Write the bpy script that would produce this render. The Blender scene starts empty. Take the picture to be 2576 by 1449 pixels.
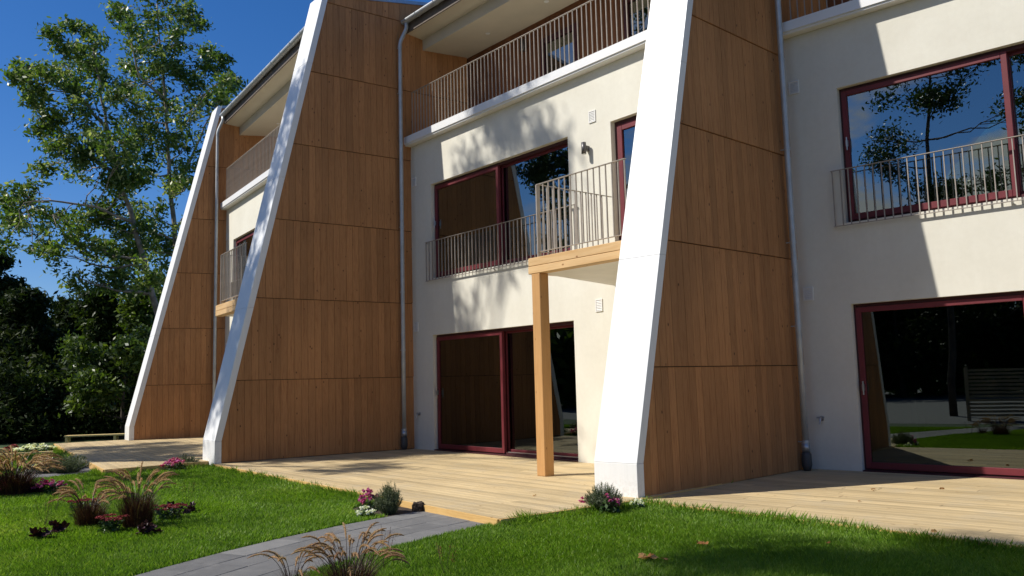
import bpy, math, random
import numpy as np
from mathutils import Vector, Matrix
random.seed(7); rng = np.random.default_rng(7)
scn = bpy.context.scene; COL = scn.collection
R = math.radians

# ------------------------------------------------------------------ camera
CAM = np.array([13.664, -8.759, 1.256]); YAW, PITCH, ROLL, FPX = 0.8818, 0.1107, -0.0255, 2121.7
fwd = np.array([-math.sin(YAW)*math.cos(PITCH), math.cos(YAW)*math.cos(PITCH), math.sin(PITCH)])
rt0 = np.array([math.cos(YAW), math.sin(YAW), 0.]); up0 = np.cross(rt0, fwd)
rgt = math.cos(ROLL)*rt0+math.sin(ROLL)*up0; upv = -math.sin(ROLL)*rt0+math.cos(ROLL)*up0
cd = bpy.data.cameras.new('camera'); cam = bpy.data.objects.new('camera', cd); COL.objects.link(cam)
m = Matrix.Identity(4)
for i in range(3):
    m[i][0] = rgt[i]; m[i][1] = upv[i]; m[i][2] = -fwd[i]; m[i][3] = CAM[i]
cam.matrix_world = m
cd.sensor_width = 36; cd.lens = FPX/2576*36; cd.clip_start = .05; cd.clip_end = 2000
scn.camera = cam

# ------------------------------------------------------------------ light
SUN_AZ, SUN_EL = R(31), R(46)
ray = Vector((math.sin(SUN_AZ)*math.cos(SUN_EL), math.cos(SUN_AZ)*math.cos(SUN_EL), -math.sin(SUN_EL)))
sd = bpy.data.lights.new('sun', 'SUN'); sun = bpy.data.objects.new('sun', sd); COL.objects.link(sun)
sd.energy = 4.6; sd.angle = R(.55); sd.color = (1, .955, .87)
sun.rotation_euler = ray.to_track_quat('-Z', 'Y').to_euler(); sun.location = (-20, -30, 40)
w = bpy.data.worlds.new('World'); scn.world = w; w.use_nodes = True
nt = w.node_tree; nt.nodes.clear()
def wn(t, **k):
    n = nt.nodes.new(t)
    for a, b in k.items(): setattr(n, a, b)
    return n
sky = wn('ShaderNodeTexSky', sky_type='NISHITA', sun_disc=False, sun_elevation=SUN_EL, sun_rotation=SUN_AZ+math.pi,
         altitude=50, air_density=1.0, dust_density=.25, ozone_density=3.0)
hsv = wn('ShaderNodeHueSaturation'); hsv.inputs['Saturation'].default_value = 1.2; hsv.inputs['Value'].default_value = 1.0
tint = wn('ShaderNodeMixRGB', blend_type='MULTIPLY'); tint.inputs[0].default_value = 1; tint.inputs[2].default_value = (.98, 1.08, 1.36, 1)
nt.links.new(sky.outputs[0], tint.inputs[1]); nt.links.new(tint.outputs[0], hsv.inputs['Color'])
# fair weather clouds standing behind the photographer (the windows mirror them)
tc = wn('ShaderNodeTexCoord'); sx = wn('ShaderNodeSeparateXYZ'); nt.links.new(tc.outputs['Generated'], sx.inputs[0])
mp = wn('ShaderNodeMapping'); mp.inputs['Scale'].default_value = (1, 1, 2.2); nt.links.new(tc.outputs['Generated'], mp.inputs[0])
nz = wn('ShaderNodeTexNoise'); nz.inputs['Scale'].default_value = 4.6; nz.inputs['Detail'].default_value = 9; nz.inputs['Roughness'].default_value = .58
nt.links.new(mp.outputs[0], nz.inputs[0])
cr = wn('ShaderNodeMapRange'); cr.inputs[1].default_value = .44; cr.inputs[2].default_value = .54; nt.links.new(nz.outputs[0], cr.inputs[0])
my = wn('ShaderNodeMapRange'); my.inputs[1].default_value = -.45; my.inputs[2].default_value = -.8; nt.links.new(sx.outputs['Y'], my.inputs[0])
mul = wn('ShaderNodeMath', operation='MULTIPLY'); nt.links.new(cr.outputs[0], mul.inputs[0]); nt.links.new(my.outputs[0], mul.inputs[1])
mxc = wn('ShaderNodeMixRGB'); nt.links.new(mul.outputs[0], mxc.inputs[0]); nt.links.new(hsv.outputs[0], mxc.inputs[1]); mxc.inputs[2].default_value = (6.2, 6.3, 6.5, 1)
bg = wn('ShaderNodeBackground'); bg.inputs[1].default_value = .066; nt.links.new(mxc.outputs[0], bg.inputs[0])
wo = wn('ShaderNodeOutputWorld'); nt.links.new(bg.outputs[0], wo.inputs[0])
vs = scn.view_settings; scn.display_settings.display_device = 'sRGB'; vs.view_transform = 'Standard'; vs.look = 'None'; vs.exposure = 0.28; vs.gamma = 1; vs.use_curve_mapping = False
scn.render.engine = 'CYCLES'

# ------------------------------------------------------------------ materials
def S(r, g, b):   # sRGB 0..255 to linear
    return tuple(((c/255)/12.92 if c/255 <= .04045 else ((c/255+.055)/1.055)**2.4) for c in (r, g, b))+(1,)
def nodes(name):
    mt = bpy.data.materials.new(name); mt.use_nodes = True; t = mt.node_tree
    return mt, t, t.nodes['Principled BSDF']
def add(t, ty, **k):
    n = t.nodes.new(ty)
    for a, b in k.items(): setattr(n, a, b)
    return n
def ramp(t, src, stops):
    r_ = add(t, 'ShaderNodeValToRGB'); e = r_.color_ramp.elements
    while len(e) < len(stops): e.new(.5)
    for q, (p, c) in zip(e, stops): q.position = p; q.color = c
    t.links.new(src, r_.inputs[0]); return r_.outputs[0]
def mixc(t, f, a, b, mode='MIX'):
    x = add(t, 'ShaderNodeMixRGB', blend_type=mode)
    for i, v in ((0, f), (1, a), (2, b)):
        if hasattr(v, 'is_linked') or hasattr(v, 'links'): t.links.new(v, x.inputs[i])
        else: x.inputs[i].default_value = v
    return x.outputs[0]
def noise(t, vec, scale, detail=4, rough=.55, dist=0):
    n = add(t, 'ShaderNodeTexNoise'); n.inputs['Scale'].default_value = scale; n.inputs['Detail'].default_value = detail
    n.inputs['Roughness'].default_value = rough; n.inputs['Distortion'].default_value = dist
    if vec is not None: t.links.new(vec, n.inputs['Vector'])
    return n.outputs['Fac']
def bump(t, p, h, s=.3, d=.01):
    b = add(t, 'ShaderNodeBump'); b.inputs['Strength'].default_value = s; b.inputs['Distance'].default_value = d
    t.links.new(h, b.inputs['Height']); t.links.new(b.outputs[0], p.inputs['Normal'])
def plain(name, col, rough=.6, metal=0, var=.08, scale=3, bmp=.1, bs=60):
    mt, t, p = nodes(name); tc = add(t, 'ShaderNodeTexCoord')
    f = noise(t, tc.outputs['Object'], scale, 6)
    c = tuple(col[:3])+(1,); lo = tuple(x*(1-var*1.6) for x in c[:3])+(1,); hi = tuple(min(1, x*(1+var)) for x in c[:3])+(1,)
    t.links.new(ramp(t, f, [(.3, lo), (.7, hi)]), p.inputs['Base Color'])
    p.inputs['Roughness'].default_value = rough; p.inputs['Metallic'].default_value = metal
    if bmp: bump(t, p, noise(t, tc.outputs['Object'], bs, 4), bmp, .004)
    return mt
def wood(name, c0, c1, dark, axis, grain=28, rough=.65, knots=True, tone=.22, ridges=0, weather=None):
    """axis = the direction the boards run along"""
    mt, t, p = nodes(name); tc = add(t, 'ShaderNodeTexCoord'); oi = add(t, 'ShaderNodeObjectInfo')
    off = add(t, 'ShaderNodeVectorMath', operation='SCALE'); off.inputs[0].default_value = (31, 17, 23); t.links.new(oi.outputs['Random'], off.inputs['Scale'])
    ad = add(t, 'ShaderNodeVectorMath', operation='ADD'); t.links.new(tc.outputs['Object'], ad.inputs[0]); t.links.new(off.outputs[0], ad.inputs[1])
    mp = add(t, 'ShaderNodeMapping'); sc = [1., 1., 1.]; sc[axis] = .06; mp.inputs['Scale'].default_value = sc
    t.links.new(ad.outputs[0], mp.inputs[0])
    g = noise(t, mp.outputs[0], grain, 5, .6, 1.2)
    col = ramp(t, g, [(.28, c0), (.55, c1), (.8, c0)])
    mp2 = add(t, 'ShaderNodeMapping'); sc = [1., 1., 1.]; sc[axis] = .62; mp2.inputs['Scale'].default_value = sc; t.links.new(ad.outputs[0], mp2.inputs[0])
    if knots:
        v = add(t, 'ShaderNodeTexVoronoi'); v.inputs['Scale'].default_value = 8.5; t.links.new(mp2.outputs[0], v.inputs['Vector'])
        k = add(t, 'ShaderNodeMapRange'); k.inputs[1].default_value = .05; k.inputs[2].default_value = .13; k.inputs[3].default_value = .92; k.inputs[4].default_value = 0
        t.links.new(v.outputs['Distance'], k.inputs[0])
        # only some cells carry a knot
        sp = add(t, 'ShaderNodeSeparateColor'); t.links.new(v.outputs['Color'], sp.inputs[0])
        gt = add(t, 'ShaderNodeMath', operation='GREATER_THAN'); gt.inputs[1].default_value = .5; t.links.new(sp.outputs[0], gt.inputs[0])
        mk = add(t, 'ShaderNodeMath', operation='MULTIPLY'); t.links.new(k.outputs[0], mk.inputs[0]); t.links.new(gt.outputs[0], mk.inputs[1])
        col = mixc(t, mk.outputs[0], col, dark)
    # tone of each board
    tr = add(t, 'ShaderNodeMapRange'); tr.inputs[3].default_value = 1-tone; tr.inputs[4].default_value = 1+tone*.7; t.links.new(oi.outputs['Random'], tr.inputs[0])
    cb = add(t, 'ShaderNodeCombineColor'); [t.links.new(tr.outputs[0], cb.inputs[i]) for i in range(3)]
    col = mixc(t, 1, col, cb.outputs[0], 'MULTIPLY')
    big = noise(t, tc.outputs['Object'], .9, 4); col = mixc(t, .55, col, ramp(t, big, [(.3, (.72, .72, .72, 1)), (.65, (1.0, 1.0, 1.0, 1))]), 'MULTIPLY')
    if weather:
        wz = noise(t, tc.outputs['Object'], 2.3, 5); f = ramp(t, wz, [(.5, (0, 0, 0, 1)), (.75, (.5, .5, .5, 1))]); col = mixc(t, f, col, weather)
    t.links.new(col, p.inputs['Base Color']); p.inputs['Roughness'].default_value = rough; p.inputs['Specular IOR Level'].default_value = .3
    bump(t, p, g, .35, .004)
    return mt
M = {}
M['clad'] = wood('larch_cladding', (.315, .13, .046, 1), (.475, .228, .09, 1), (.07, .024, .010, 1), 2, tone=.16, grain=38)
M['clad_dark'] = wood('shaded_side_cladding', (.15, .055, .022, 1), (.21, .082, .034, 1), (.08, .03, .012, 1), 2, tone=.14)  # darker copy of the cladding, the loggia's shade put into its colour
M['deck'] = wood('deck_pine', (.42, .305, .155, 1), (.56, .43, .24, 1), (.26, .15, .06, 1), 0, tone=.19, rough=.75, weather=(.40, .34, .24, 1))
M['fascia'] = wood('fresh_pine', (.56, .33, .11, 1), (.68, .44, .17, 1), (.3, .13, .04, 1), 0, tone=.06)
M['beam'] = wood('pine_beam', (.60, .36, .15, 1), (.72, .48, .24, 1), (.25, .10, .03, 1), 0, tone=.05, grain=18)
M['post'] = wood('pine_post', (.48, .25, .09, 1), (.56, .31, .12, 1), (.25, .10, .03, 1), 2, tone=.05, grain=18)
M['bench'] = wood('yellow_pine', (.66, .48, .19, 1), (.78, .60, .28, 1), (.3, .16, .05, 1), 0, tone=.1)
def plaster():
    mt, t, p = nodes('cream_plaster'); tc = add(t, 'ShaderNodeTexCoord')
    f = noise(t, tc.outputs['Object'], 1.3, 6); st = noise(t, tc.outputs['Object'], 14, 5)
    col = ramp(t, f, [(.3, (.69, .66, .57, 1)), (.7, (.755, .73, .64, 1))])
    sp = add(t, 'ShaderNodeMapping'); sp.inputs['Scale'].default_value = (5, 5, .45); t.links.new(tc.outputs['Object'], sp.inputs[0])
    col = mixc(t, .5, col, ramp(t, noise(t, sp.outputs[0], 1.5, 6, .65), [(.35, (.965, .962, .955, 1)), (.6, (1, 1, 1, 1))]), 'MULTIPLY')
    col = mixc(t, .25, col, ramp(t, st, [(.35, (.88, .87, .85, 1)), (.65, (1, 1, 1, 1))]), 'MULTIPLY')
    t.links.new(col, p.inputs['Base Color']); p.inputs['Roughness'].default_value = .9; p.inputs['Specular IOR Level'].default_value = .2
    mpg = add(t, 'ShaderNodeMapping'); mpg.inputs['Scale'].default_value = (1, 1, 2.5); t.links.new(tc.outputs['Object'], mpg.inputs[0])
    bump(t, p, noise(t, mpg.outputs[0], 90, 5, .7), .35, .004); return mt
M['plaster'] = plaster()
M['soffit'] = plain('soffit_board', (.60, .53, .41), .8, var=.04, scale=1.5)
M['white'] = plain('white_coated_sheet', (.80, .80, .80), .42, var=.03, scale=.8, bmp=.06, bs=5)
def coated():
    mt, t, p = nodes('white_coated_fin'); tc = add(t, 'ShaderNodeTexCoord')
    mp = add(t, 'ShaderNodeMapping'); mp.inputs['Scale'].default_value = (9, 9, .5); t.links.new(tc.outputs['Object'], mp.inputs[0])
    st = noise(t, mp.outputs[0], 1.6, 6, .65); col = ramp(t, st, [(.3, (.765, .77, .765, 1)), (.65, (.82, .82, .815, 1))])
    sp = add(t, 'ShaderNodeSeparateXYZ'); t.links.new(tc.outputs['Object'], sp.inputs[0])
    ft = add(t, 'ShaderNodeMapRange'); ft.inputs[1].default_value = .32; ft.inputs[2].default_value = .0; t.links.new(sp.outputs['Z'], ft.inputs[0])
    sn = noise(t, tc.outputs['Object'], 26, 6, .7); sr = ramp(t, sn, [(.45, (0, 0, 0, 1)), (.62, (1, 1, 1, 1))])
    ml = add(t, 'ShaderNodeMath', operation='MULTIPLY'); t.links.new(ft.outputs[0], ml.inputs[0]); t.links.new(sr, ml.inputs[1])
    m2 = add(t, 'ShaderNodeMath', operation='MULTIPLY'); t.links.new(ml.outputs[0], m2.inputs[0]); m2.inputs[1].default_value = .45
    t.links.new(mixc(t, m2.outputs[0], col, (.38, .34, .27, 1)), p.inputs['Base Color']); p.inputs['Roughness'].default_value = .45
    bump(t, p, noise(t, tc.outputs['Object'], 3, 3), .12, .02); return mt
M['fincoat'] = coated()
M['white2'] = plain('white_paint', (.78, .77, .74), .6, var=.04)
M['zinc'] = plain('zinc_sheet', (.42, .45, .48), .38, metal=.75, var=.12, scale=4, bmp=.05, bs=12)
M['pipe'] = plain('galvanised_pipe', (.47, .49, .50), .45, metal=.35, var=.1, scale=6, bmp=.04, bs=20)
M['fasciab'] = plain('brown_eaves_board', (.12, .095, .075), .7, var=.2, scale=7)
M['rail'] = plain('grey_brown_steel', (.36, .315, .27), .45, metal=.15, var=.1, scale=9)
M['red'] = plain('wine_red_frame', (.14, .014, .021), .55, var=.12, scale=5, bmp=.05)
M['reddark'] = plain('wine_red_outer_frame', (.055, .008, .012), .6, var=.1, scale=5, bmp=.05)
M['shade_backing'] = plain('groove_shade', (.035, .017, .009), .9, var=.3)  # dark sheet behind the boards, paints the shade in their gaps
M['black'] = plain('black_plastic', (.05, .052, .054), .5, var=.2)
M['steel'] = plain('brushed_steel', (.45, .45, .46), .35, metal=.9)
M['lampgrey'] = plain('grey_lamp_metal', (.11, .105, .105), .4, metal=.4)
M['lens'] = plain('lamp_glass', (.8, .8, .78), .2)
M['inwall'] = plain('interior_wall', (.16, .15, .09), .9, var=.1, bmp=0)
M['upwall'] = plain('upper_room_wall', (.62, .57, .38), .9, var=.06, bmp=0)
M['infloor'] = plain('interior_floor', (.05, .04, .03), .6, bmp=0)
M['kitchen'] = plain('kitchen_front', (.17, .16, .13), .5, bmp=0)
M['asphalt'] = plain('grey_gravel', (.13, .13, .13), .9, var=.15, scale=8, bmp=.4)
M['soil'] = plain('dark_soil', (.045, .028, .018), .95, var=.5, scale=22, bmp=.8, bs=45)
M['screen'] = plain('screen_slat', (.34, .27, .17), .7, var=.15)
def glass(nm='window_glass', ior=3.1, tint=(.5, .52, .38, 1)):
    mt, t, p = nodes(nm); t.nodes.remove(p); out = [n for n in t.nodes if n.type == 'OUTPUT_MATERIAL'][0]
    tr = add(t, 'ShaderNodeBsdfTransparent'); tr.inputs[0].default_value = tint
    gl = add(t, 'ShaderNodeBsdfGlossy'); gl.inputs['Roughness'].default_value = 0.0; gl.inputs[0].default_value = (.86, .95, .93, 1)
    fr = add(t, 'ShaderNodeFresnel'); fr.inputs['IOR'].default_value = ior
    tc = add(t, 'ShaderNodeTexCoord'); b = add(t, 'ShaderNodeBump'); b.inputs['Strength'].default_value = .001; b.inputs['Distance'].default_value = .3
    t.links.new(noise(t, tc.outputs['Object'], 1.4, 1), b.inputs['Height']); t.links.new(b.outputs[0], gl.inputs['Normal'])
    mx = add(t, 'ShaderNodeMixShader'); t.links.new(fr.outputs[0], mx.inputs[0]); t.links.new(tr.outputs[0], mx.inputs[1]); t.links.new(gl.outputs[0], mx.inputs[2])
    t.links.new(mx.outputs[0], out.inputs[0]); return mt
M['glass'] = glass(); M['glassdoor'] = glass('door_glass', 2.15, (.3, .34, .25, 1))
def leafmat(name, c0, c1, c2, trans=.35, rough=.42, spec=.5):
    """colour varies from leaf to leaf through the 'tone' attribute"""
    mt, t, p = nodes(name); at = add(t, 'ShaderNodeAttribute', attribute_name='tone')
    col = ramp(t, at.outputs['Fac'], [(0, c0+(1,)), (.55, c1+(1,)), (1, c2+(1,))])
    t.links.new(col, p.inputs['Base Color']); p.inputs['Roughness'].default_value = rough; p.inputs['Specular IOR Level'].default_value = spec
    tl = add(t, 'ShaderNodeBsdfTranslucent'); br = mixc(t, 1, col, (1.5, 1.6, .7, 1), 'MULTIPLY'); t.links.new(br, tl.inputs[0])
    mx = add(t, 'ShaderNodeMixShader'); mx.inputs[0].default_value = trans; out = [n for n in t.nodes if n.type == 'OUTPUT_MATERIAL'][0]
    t.links.new(p.outputs[0], mx.inputs[1]); t.links.new(tl.outputs[0], mx.inputs[2]); t.links.new(mx.outputs[0], out.inputs[0]); return mt
M['grass'] = leafmat('lawn_blade', (.055, .115, .007), (.15, .275, .02), (.30, .38, .08), .4, .5, .35)
M['lawn'] = plain('lawn_soil', (.03, .065, .012), .95, var=.4, scale=9, bmp=.8, bs=40)
M['aspen'] = leafmat('poplar_leaf', (.045, .09, .012), (.10, .165, .028), (.36, .40, .17), .36, .42, .5)  # palest tone paints bright glints on some leaves
M['darkleaf'] = leafmat('shaded_forest_leaf', (.012, .022, .007), (.022, .038, .010), (.05, .065, .018), .2, .6, .12)  # shade of neighbouring trees is put into this dark leaf colour
M['midleaf'] = leafmat('middle_leaf', (.018, .034, .008), (.036, .062, .012), (.09, .12, .025), .25, .5, .25)
M['bushleaf'] = leafmat('bush_leaf', (.035, .065, .01), (.075, .125, .018), (.15, .20, .035), .3, .45, .5)
M['oak'] = leafmat('oak_leaf', (.02, .04, .008), (.035, .065, .012), (.06, .09, .02), .25, .5)
M['bark'] = plain('pale_bark', (.30, .25, .20), .9, var=.35, scale=5, bmp=.6, bs=18)
M['barkdark'] = plain('oak_bark', (.09, .07, .055), .95, var=.4, scale=5, bmp=.8, bs=18)
M['burg'] = leafmat('burgundy_blade', (.028, .008, .008), (.07, .022, .016), (.17, .12, .045), .2, .5)
M['plume'] = leafmat('tan_plume', (.30, .17, .10), (.46, .30, .17), (.62, .46, .28), .35, .8, .1)
M['sedum'] = leafmat('sedum_flower', (.12, .018, .024), (.24, .042, .048), (.38, .10, .09), .1, .8, .1)
M['magenta'] = leafmat('pink_petal', (.33, .025, .15), (.52, .08, .30), (.75, .40, .58), .3, .6, .2)
M['whitep'] = leafmat('white_petal', (.72, .72, .68), (.8, .8, .78), (.85, .85, .82), .3, .6, .2)
M['creamp'] = leafmat('cream_petal', (.55, .50, .36), (.7, .66, .52), (.8, .77, .66), .3, .7, .1)
M['heuch'] = leafmat('dark_purple_leaf', (.025, .008, .012), (.05, .016, .022), (.10, .05, .07), .1, .5, .25)
M['lav'] = leafmat('grey_green_needle', (.075, .095, .05), (.13, .155, .09), (.22, .24, .17), .2, .6, .2)
M['lowleaf'] = leafmat('low_green_leaf', (.02, .05, .01), (.04, .09, .018), (.12, .18, .07), .25, .45, .5)
M['dryleaf'] = leafmat('dry_leaf', (.22, .09, .03), (.36, .17, .06), (.48, .28, .12), .2, .7, .2)
def paving():
    mt, t, p = nodes('grey_concrete_slab'); tc = add(t, 'ShaderNodeTexCoord'); oi = add(t, 'ShaderNodeObjectInfo')
    base = ramp(t, oi.outputs['Random'], [(0, (.12, .119, .118, 1)), (.5, (.147, .145, .143, 1)), (1, (.19, .187, .182, 1))])
    col = mixc(t, .5, base, ramp(t, noise(t, tc.outputs['Object'], 7, 7, .65), [(.3, (.65, .65, .66, 1)), (.7, (1.15, 1.13, 1.1, 1))]), 'MULTIPLY')
    st = noise(t, tc.outputs['Object'], 2.1, 5, .6); col = mixc(t, ramp(t, st, [(.58, (0, 0, 0, 1)), (.72, (.45, .45, .45, 1))]), col, (.25, .24, .225, 1))
    t.links.new(col, p.inputs['Base Color']); p.inputs['Roughness'].default_value = .85
    bump(t, p, noise(t, tc.outputs['Object'], 120, 4, .7), .4, .003); return mt
M['slab'] = paving()

# ------------------------------------------------------------------ helpers
class MB:
    def __init__(s): s.v = []; s.f = []
    def mesh(s, v, f):
        n = len(s.v); s.v += [tuple(q) for q in v]; s.f += [tuple(i+n for i in q) for q in f]; return s
    def box(s, x0, x1, y0, y1, z0, z1):
        v = [(x, y, z) for z in (z0, z1) for y in (y0, y1) for x in (x0, x1)]
        return s.mesh(v, [(0, 2, 3, 1), (4, 5, 7, 6), (0, 1, 5, 4), (2, 6, 7, 3), (0, 4, 6, 2), (1, 3, 7, 5)])
    def tube(s, pts, rads, n=8, cap=True):
        pts = [Vector(p) for p in pts]; rings = []
        if not hasattr(rads, '__len__'): rads = [rads]*len(pts)
        ref = None
        for i, p in enumerate(pts):
            d = (pts[min(i+1, len(pts)-1)]-pts[max(i-1, 0)]).normalized()
            if ref is None: ref = Vector((1, 0, 0)) if abs(d.x) < .8 else Vector((0, 1, 0))
            u = (ref-d*ref.dot(d)).normalized(); w_ = d.cross(u); ref = u
            rings.append([p+(u*math.cos(2*math.pi*k/n)+w_*math.sin(2*math.pi*k/n))*rads[i] for k in range(n)])
        v = [q for r_ in rings for q in r_]; f = []
        for i in range(len(pts)-1):
            for k in range(n):
                f.append((i*n+k, i*n+(k+1) % n, (i+1)*n+(k+1) % n, (i+1)*n+k))
        if cap: f += [tuple(range(n))[::-1], tuple((len(pts)-1)*n+k for k in range(n))]
        return s.mesh(v, f)
    def prism(s, poly, a, b):
        """poly: list of 3D points; extruded from offset a to offset b (3D vectors)"""
        n = len(poly); a = Vector(a); b = Vector(b)
        v = [Vector(p)+a for p in poly]+[Vector(p)+b for p in poly]
        return s.mesh(v, [tuple(range(n))[::-1], tuple(range(n, 2*n))]+[(i, (i+1) % n, n+(i+1) % n, n+i) for i in range(n)])
    def build(s, name, mat, parent=None, smooth=False):
        me = bpy.data.meshes.new(name); me.from_pydata([tuple(q) for q in s.v], [], s.f); me.validate(); me.update()
        return link(name, me, mat, parent, smooth)
def link(name, me, mat, parent=None, smooth=False):
    if mat is not None and not me.materials: me.materials.append(M[mat] if isinstance(mat, str) else mat)
    if smooth: me.polygons.foreach_set('use_smooth', [True]*len(me.polygons))
    o = bpy.data.objects.new(name, me); COL.objects.link(o)
    if parent: o.parent = parent
    return o
def fixn(o):
    import bmesh
    bm = bmesh.new(); bm.from_mesh(o.data); bmesh.ops.recalc_face_normals(bm, faces=bm.faces); bm.to_mesh(o.data); bm.free(); return o
def bevel(o, wd=.004, seg=1):
    b = o.modifiers.new('bevel', 'BEVEL'); b.width = wd; b.segments = seg; b.limit_method = 'ANGLE'; return o
def tag(o, label, cat, group=None):
    o['label'] = label; o['category'] = cat
    if group: o['group'] = group
    return o
def kind(o, k): o['kind'] = k; return o
def thing(name, label, cat, loc=(0, 0, 0), rz=0, group=None):
    o = bpy.data.objects.new(name, None); COL.objects.link(o); o.location = loc; o.rotation_euler = (0, 0, rz)
    o.empty_display_size = .2; return tag(o, label, cat, group)
def box(name, mat, parent, x0, x1, y0, y1, z0, z1, bev=0):
    o = MB().box(x0, x1, y0, y1, z0, z1).build(name, mat, parent)
    if bev: bevel(o, bev)
    return o
def inst(o, name=None, parent=None, loc=None, rz=None):
    c = o.copy(); COL.objects.link(c)
    if parent is not None: c.parent = parent
    if loc is not None: c.location = loc
    if rz is not None: c.rotation_euler = (0, 0, rz)
    return c
def clip(poly, a, b, c):
    """keep the part of a 2D polygon with a*x+b*y<=c"""
    out = []
    for i in range(len(poly)):
        p, q = poly[i], poly[(i+1) % len(poly)]; dp = a*p[0]+b*p[1]-c; dq = a*q[0]+b*q[1]-c
        if dp <= 0: out.append(p)
        if (dp < 0 < dq) or (dq < 0 < dp):
            t = dp/(dp-dq); out.append((p[0]+t*(q[0]-p[0]), p[1]+t*(q[1]-p[1])))
    return out
def clipto(poly, conv):
    for i in range(len(conv)):   # conv counter-clockwise
        p, q = conv[i], conv[(i+1) % len(conv)]; ex, ey = q[0]-p[0], q[1]-p[1]
        poly = clip(poly, ey, -ex, ey*p[0]-ex*p[1])
        if len(poly) < 3: return []
    return poly
def area(p): return abs(sum(p[i][0]*p[(i+1) % len(p)][1]-p[(i+1) % len(p)][0]*p[i][1] for i in range(len(p))))/2
def quads(name, V, mat, parent=None, tone=None, F=None):
    """fast mesh from an (N,k,3) array of k-gons, with one tone value per face"""
    N, k = V.shape[:2]; me = bpy.data.meshes.new(name)
    me.vertices.add(N*k); me.vertices.foreach_set('co', V.reshape(-1).astype(np.float32))
    me.loops.add(N*k); me.loops.foreach_set('vertex_index', np.arange(N*k, dtype=np.int32))
    me.polygons.add(N); me.polygons.foreach_set('loop_start', (np.arange(N)*k).astype(np.int32))
    me.update(calc_edges=True)
    if tone is not None:
        at = me.attributes.new('tone', 'FLOAT', 'POINT'); at.data.foreach_set('value', np.repeat(tone, k).astype(np.float32))
    return link(name, me, mat, parent)
def unit(a): return a/np.maximum(np.linalg.norm(a, axis=-1, keepdims=True), 1e-9)
def leaves(P, size, up=.35, aspect=.75, jit=.4):
    """rhombic leaves at the points P"""
    N = len(P); nrm = rng.normal(size=(N, 3)); nrm[:, 2] += up*2; nrm = unit(nrm)
    a = unit(np.cross(nrm, rng.normal(size=(N, 3)))); b = np.cross(nrm, a)
    s = (size*(1+jit*(rng.random(N)-.5)*2))[:, None]
    return np.stack([P-a*s, P+b*s*aspect*.55-a*s*.1, P+a*s, P-b*s*aspect*.55-a*s*.1], 1)

# ------------------------------------------------------------------ ground
G = -.03
g_ = kind(MB().mesh([(-400, -400, G-.02), (400, -400, G-.02), (400, 400, G-.02), (-400, 400, G-.02)], [(0, 1, 2, 3)]).build('ground', 'lawn'), 'structure')
lawn = kind(MB().mesh([(-16, -10.2, G), (30, -10.2, G), (30, 6, G), (-16, 6, G)], [(0, 1, 2, 3)]).build('lawn', 'lawn'), 'structure')
yard = kind(MB().mesh([(-40, -60, G+.004), (60, -60, G+.004), (60, -10.2, G+.004), (-40, -10.2, G+.004)], [(0, 1, 2, 3)]).build('gravel_yard', 'asphalt'), 'structure')

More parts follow.
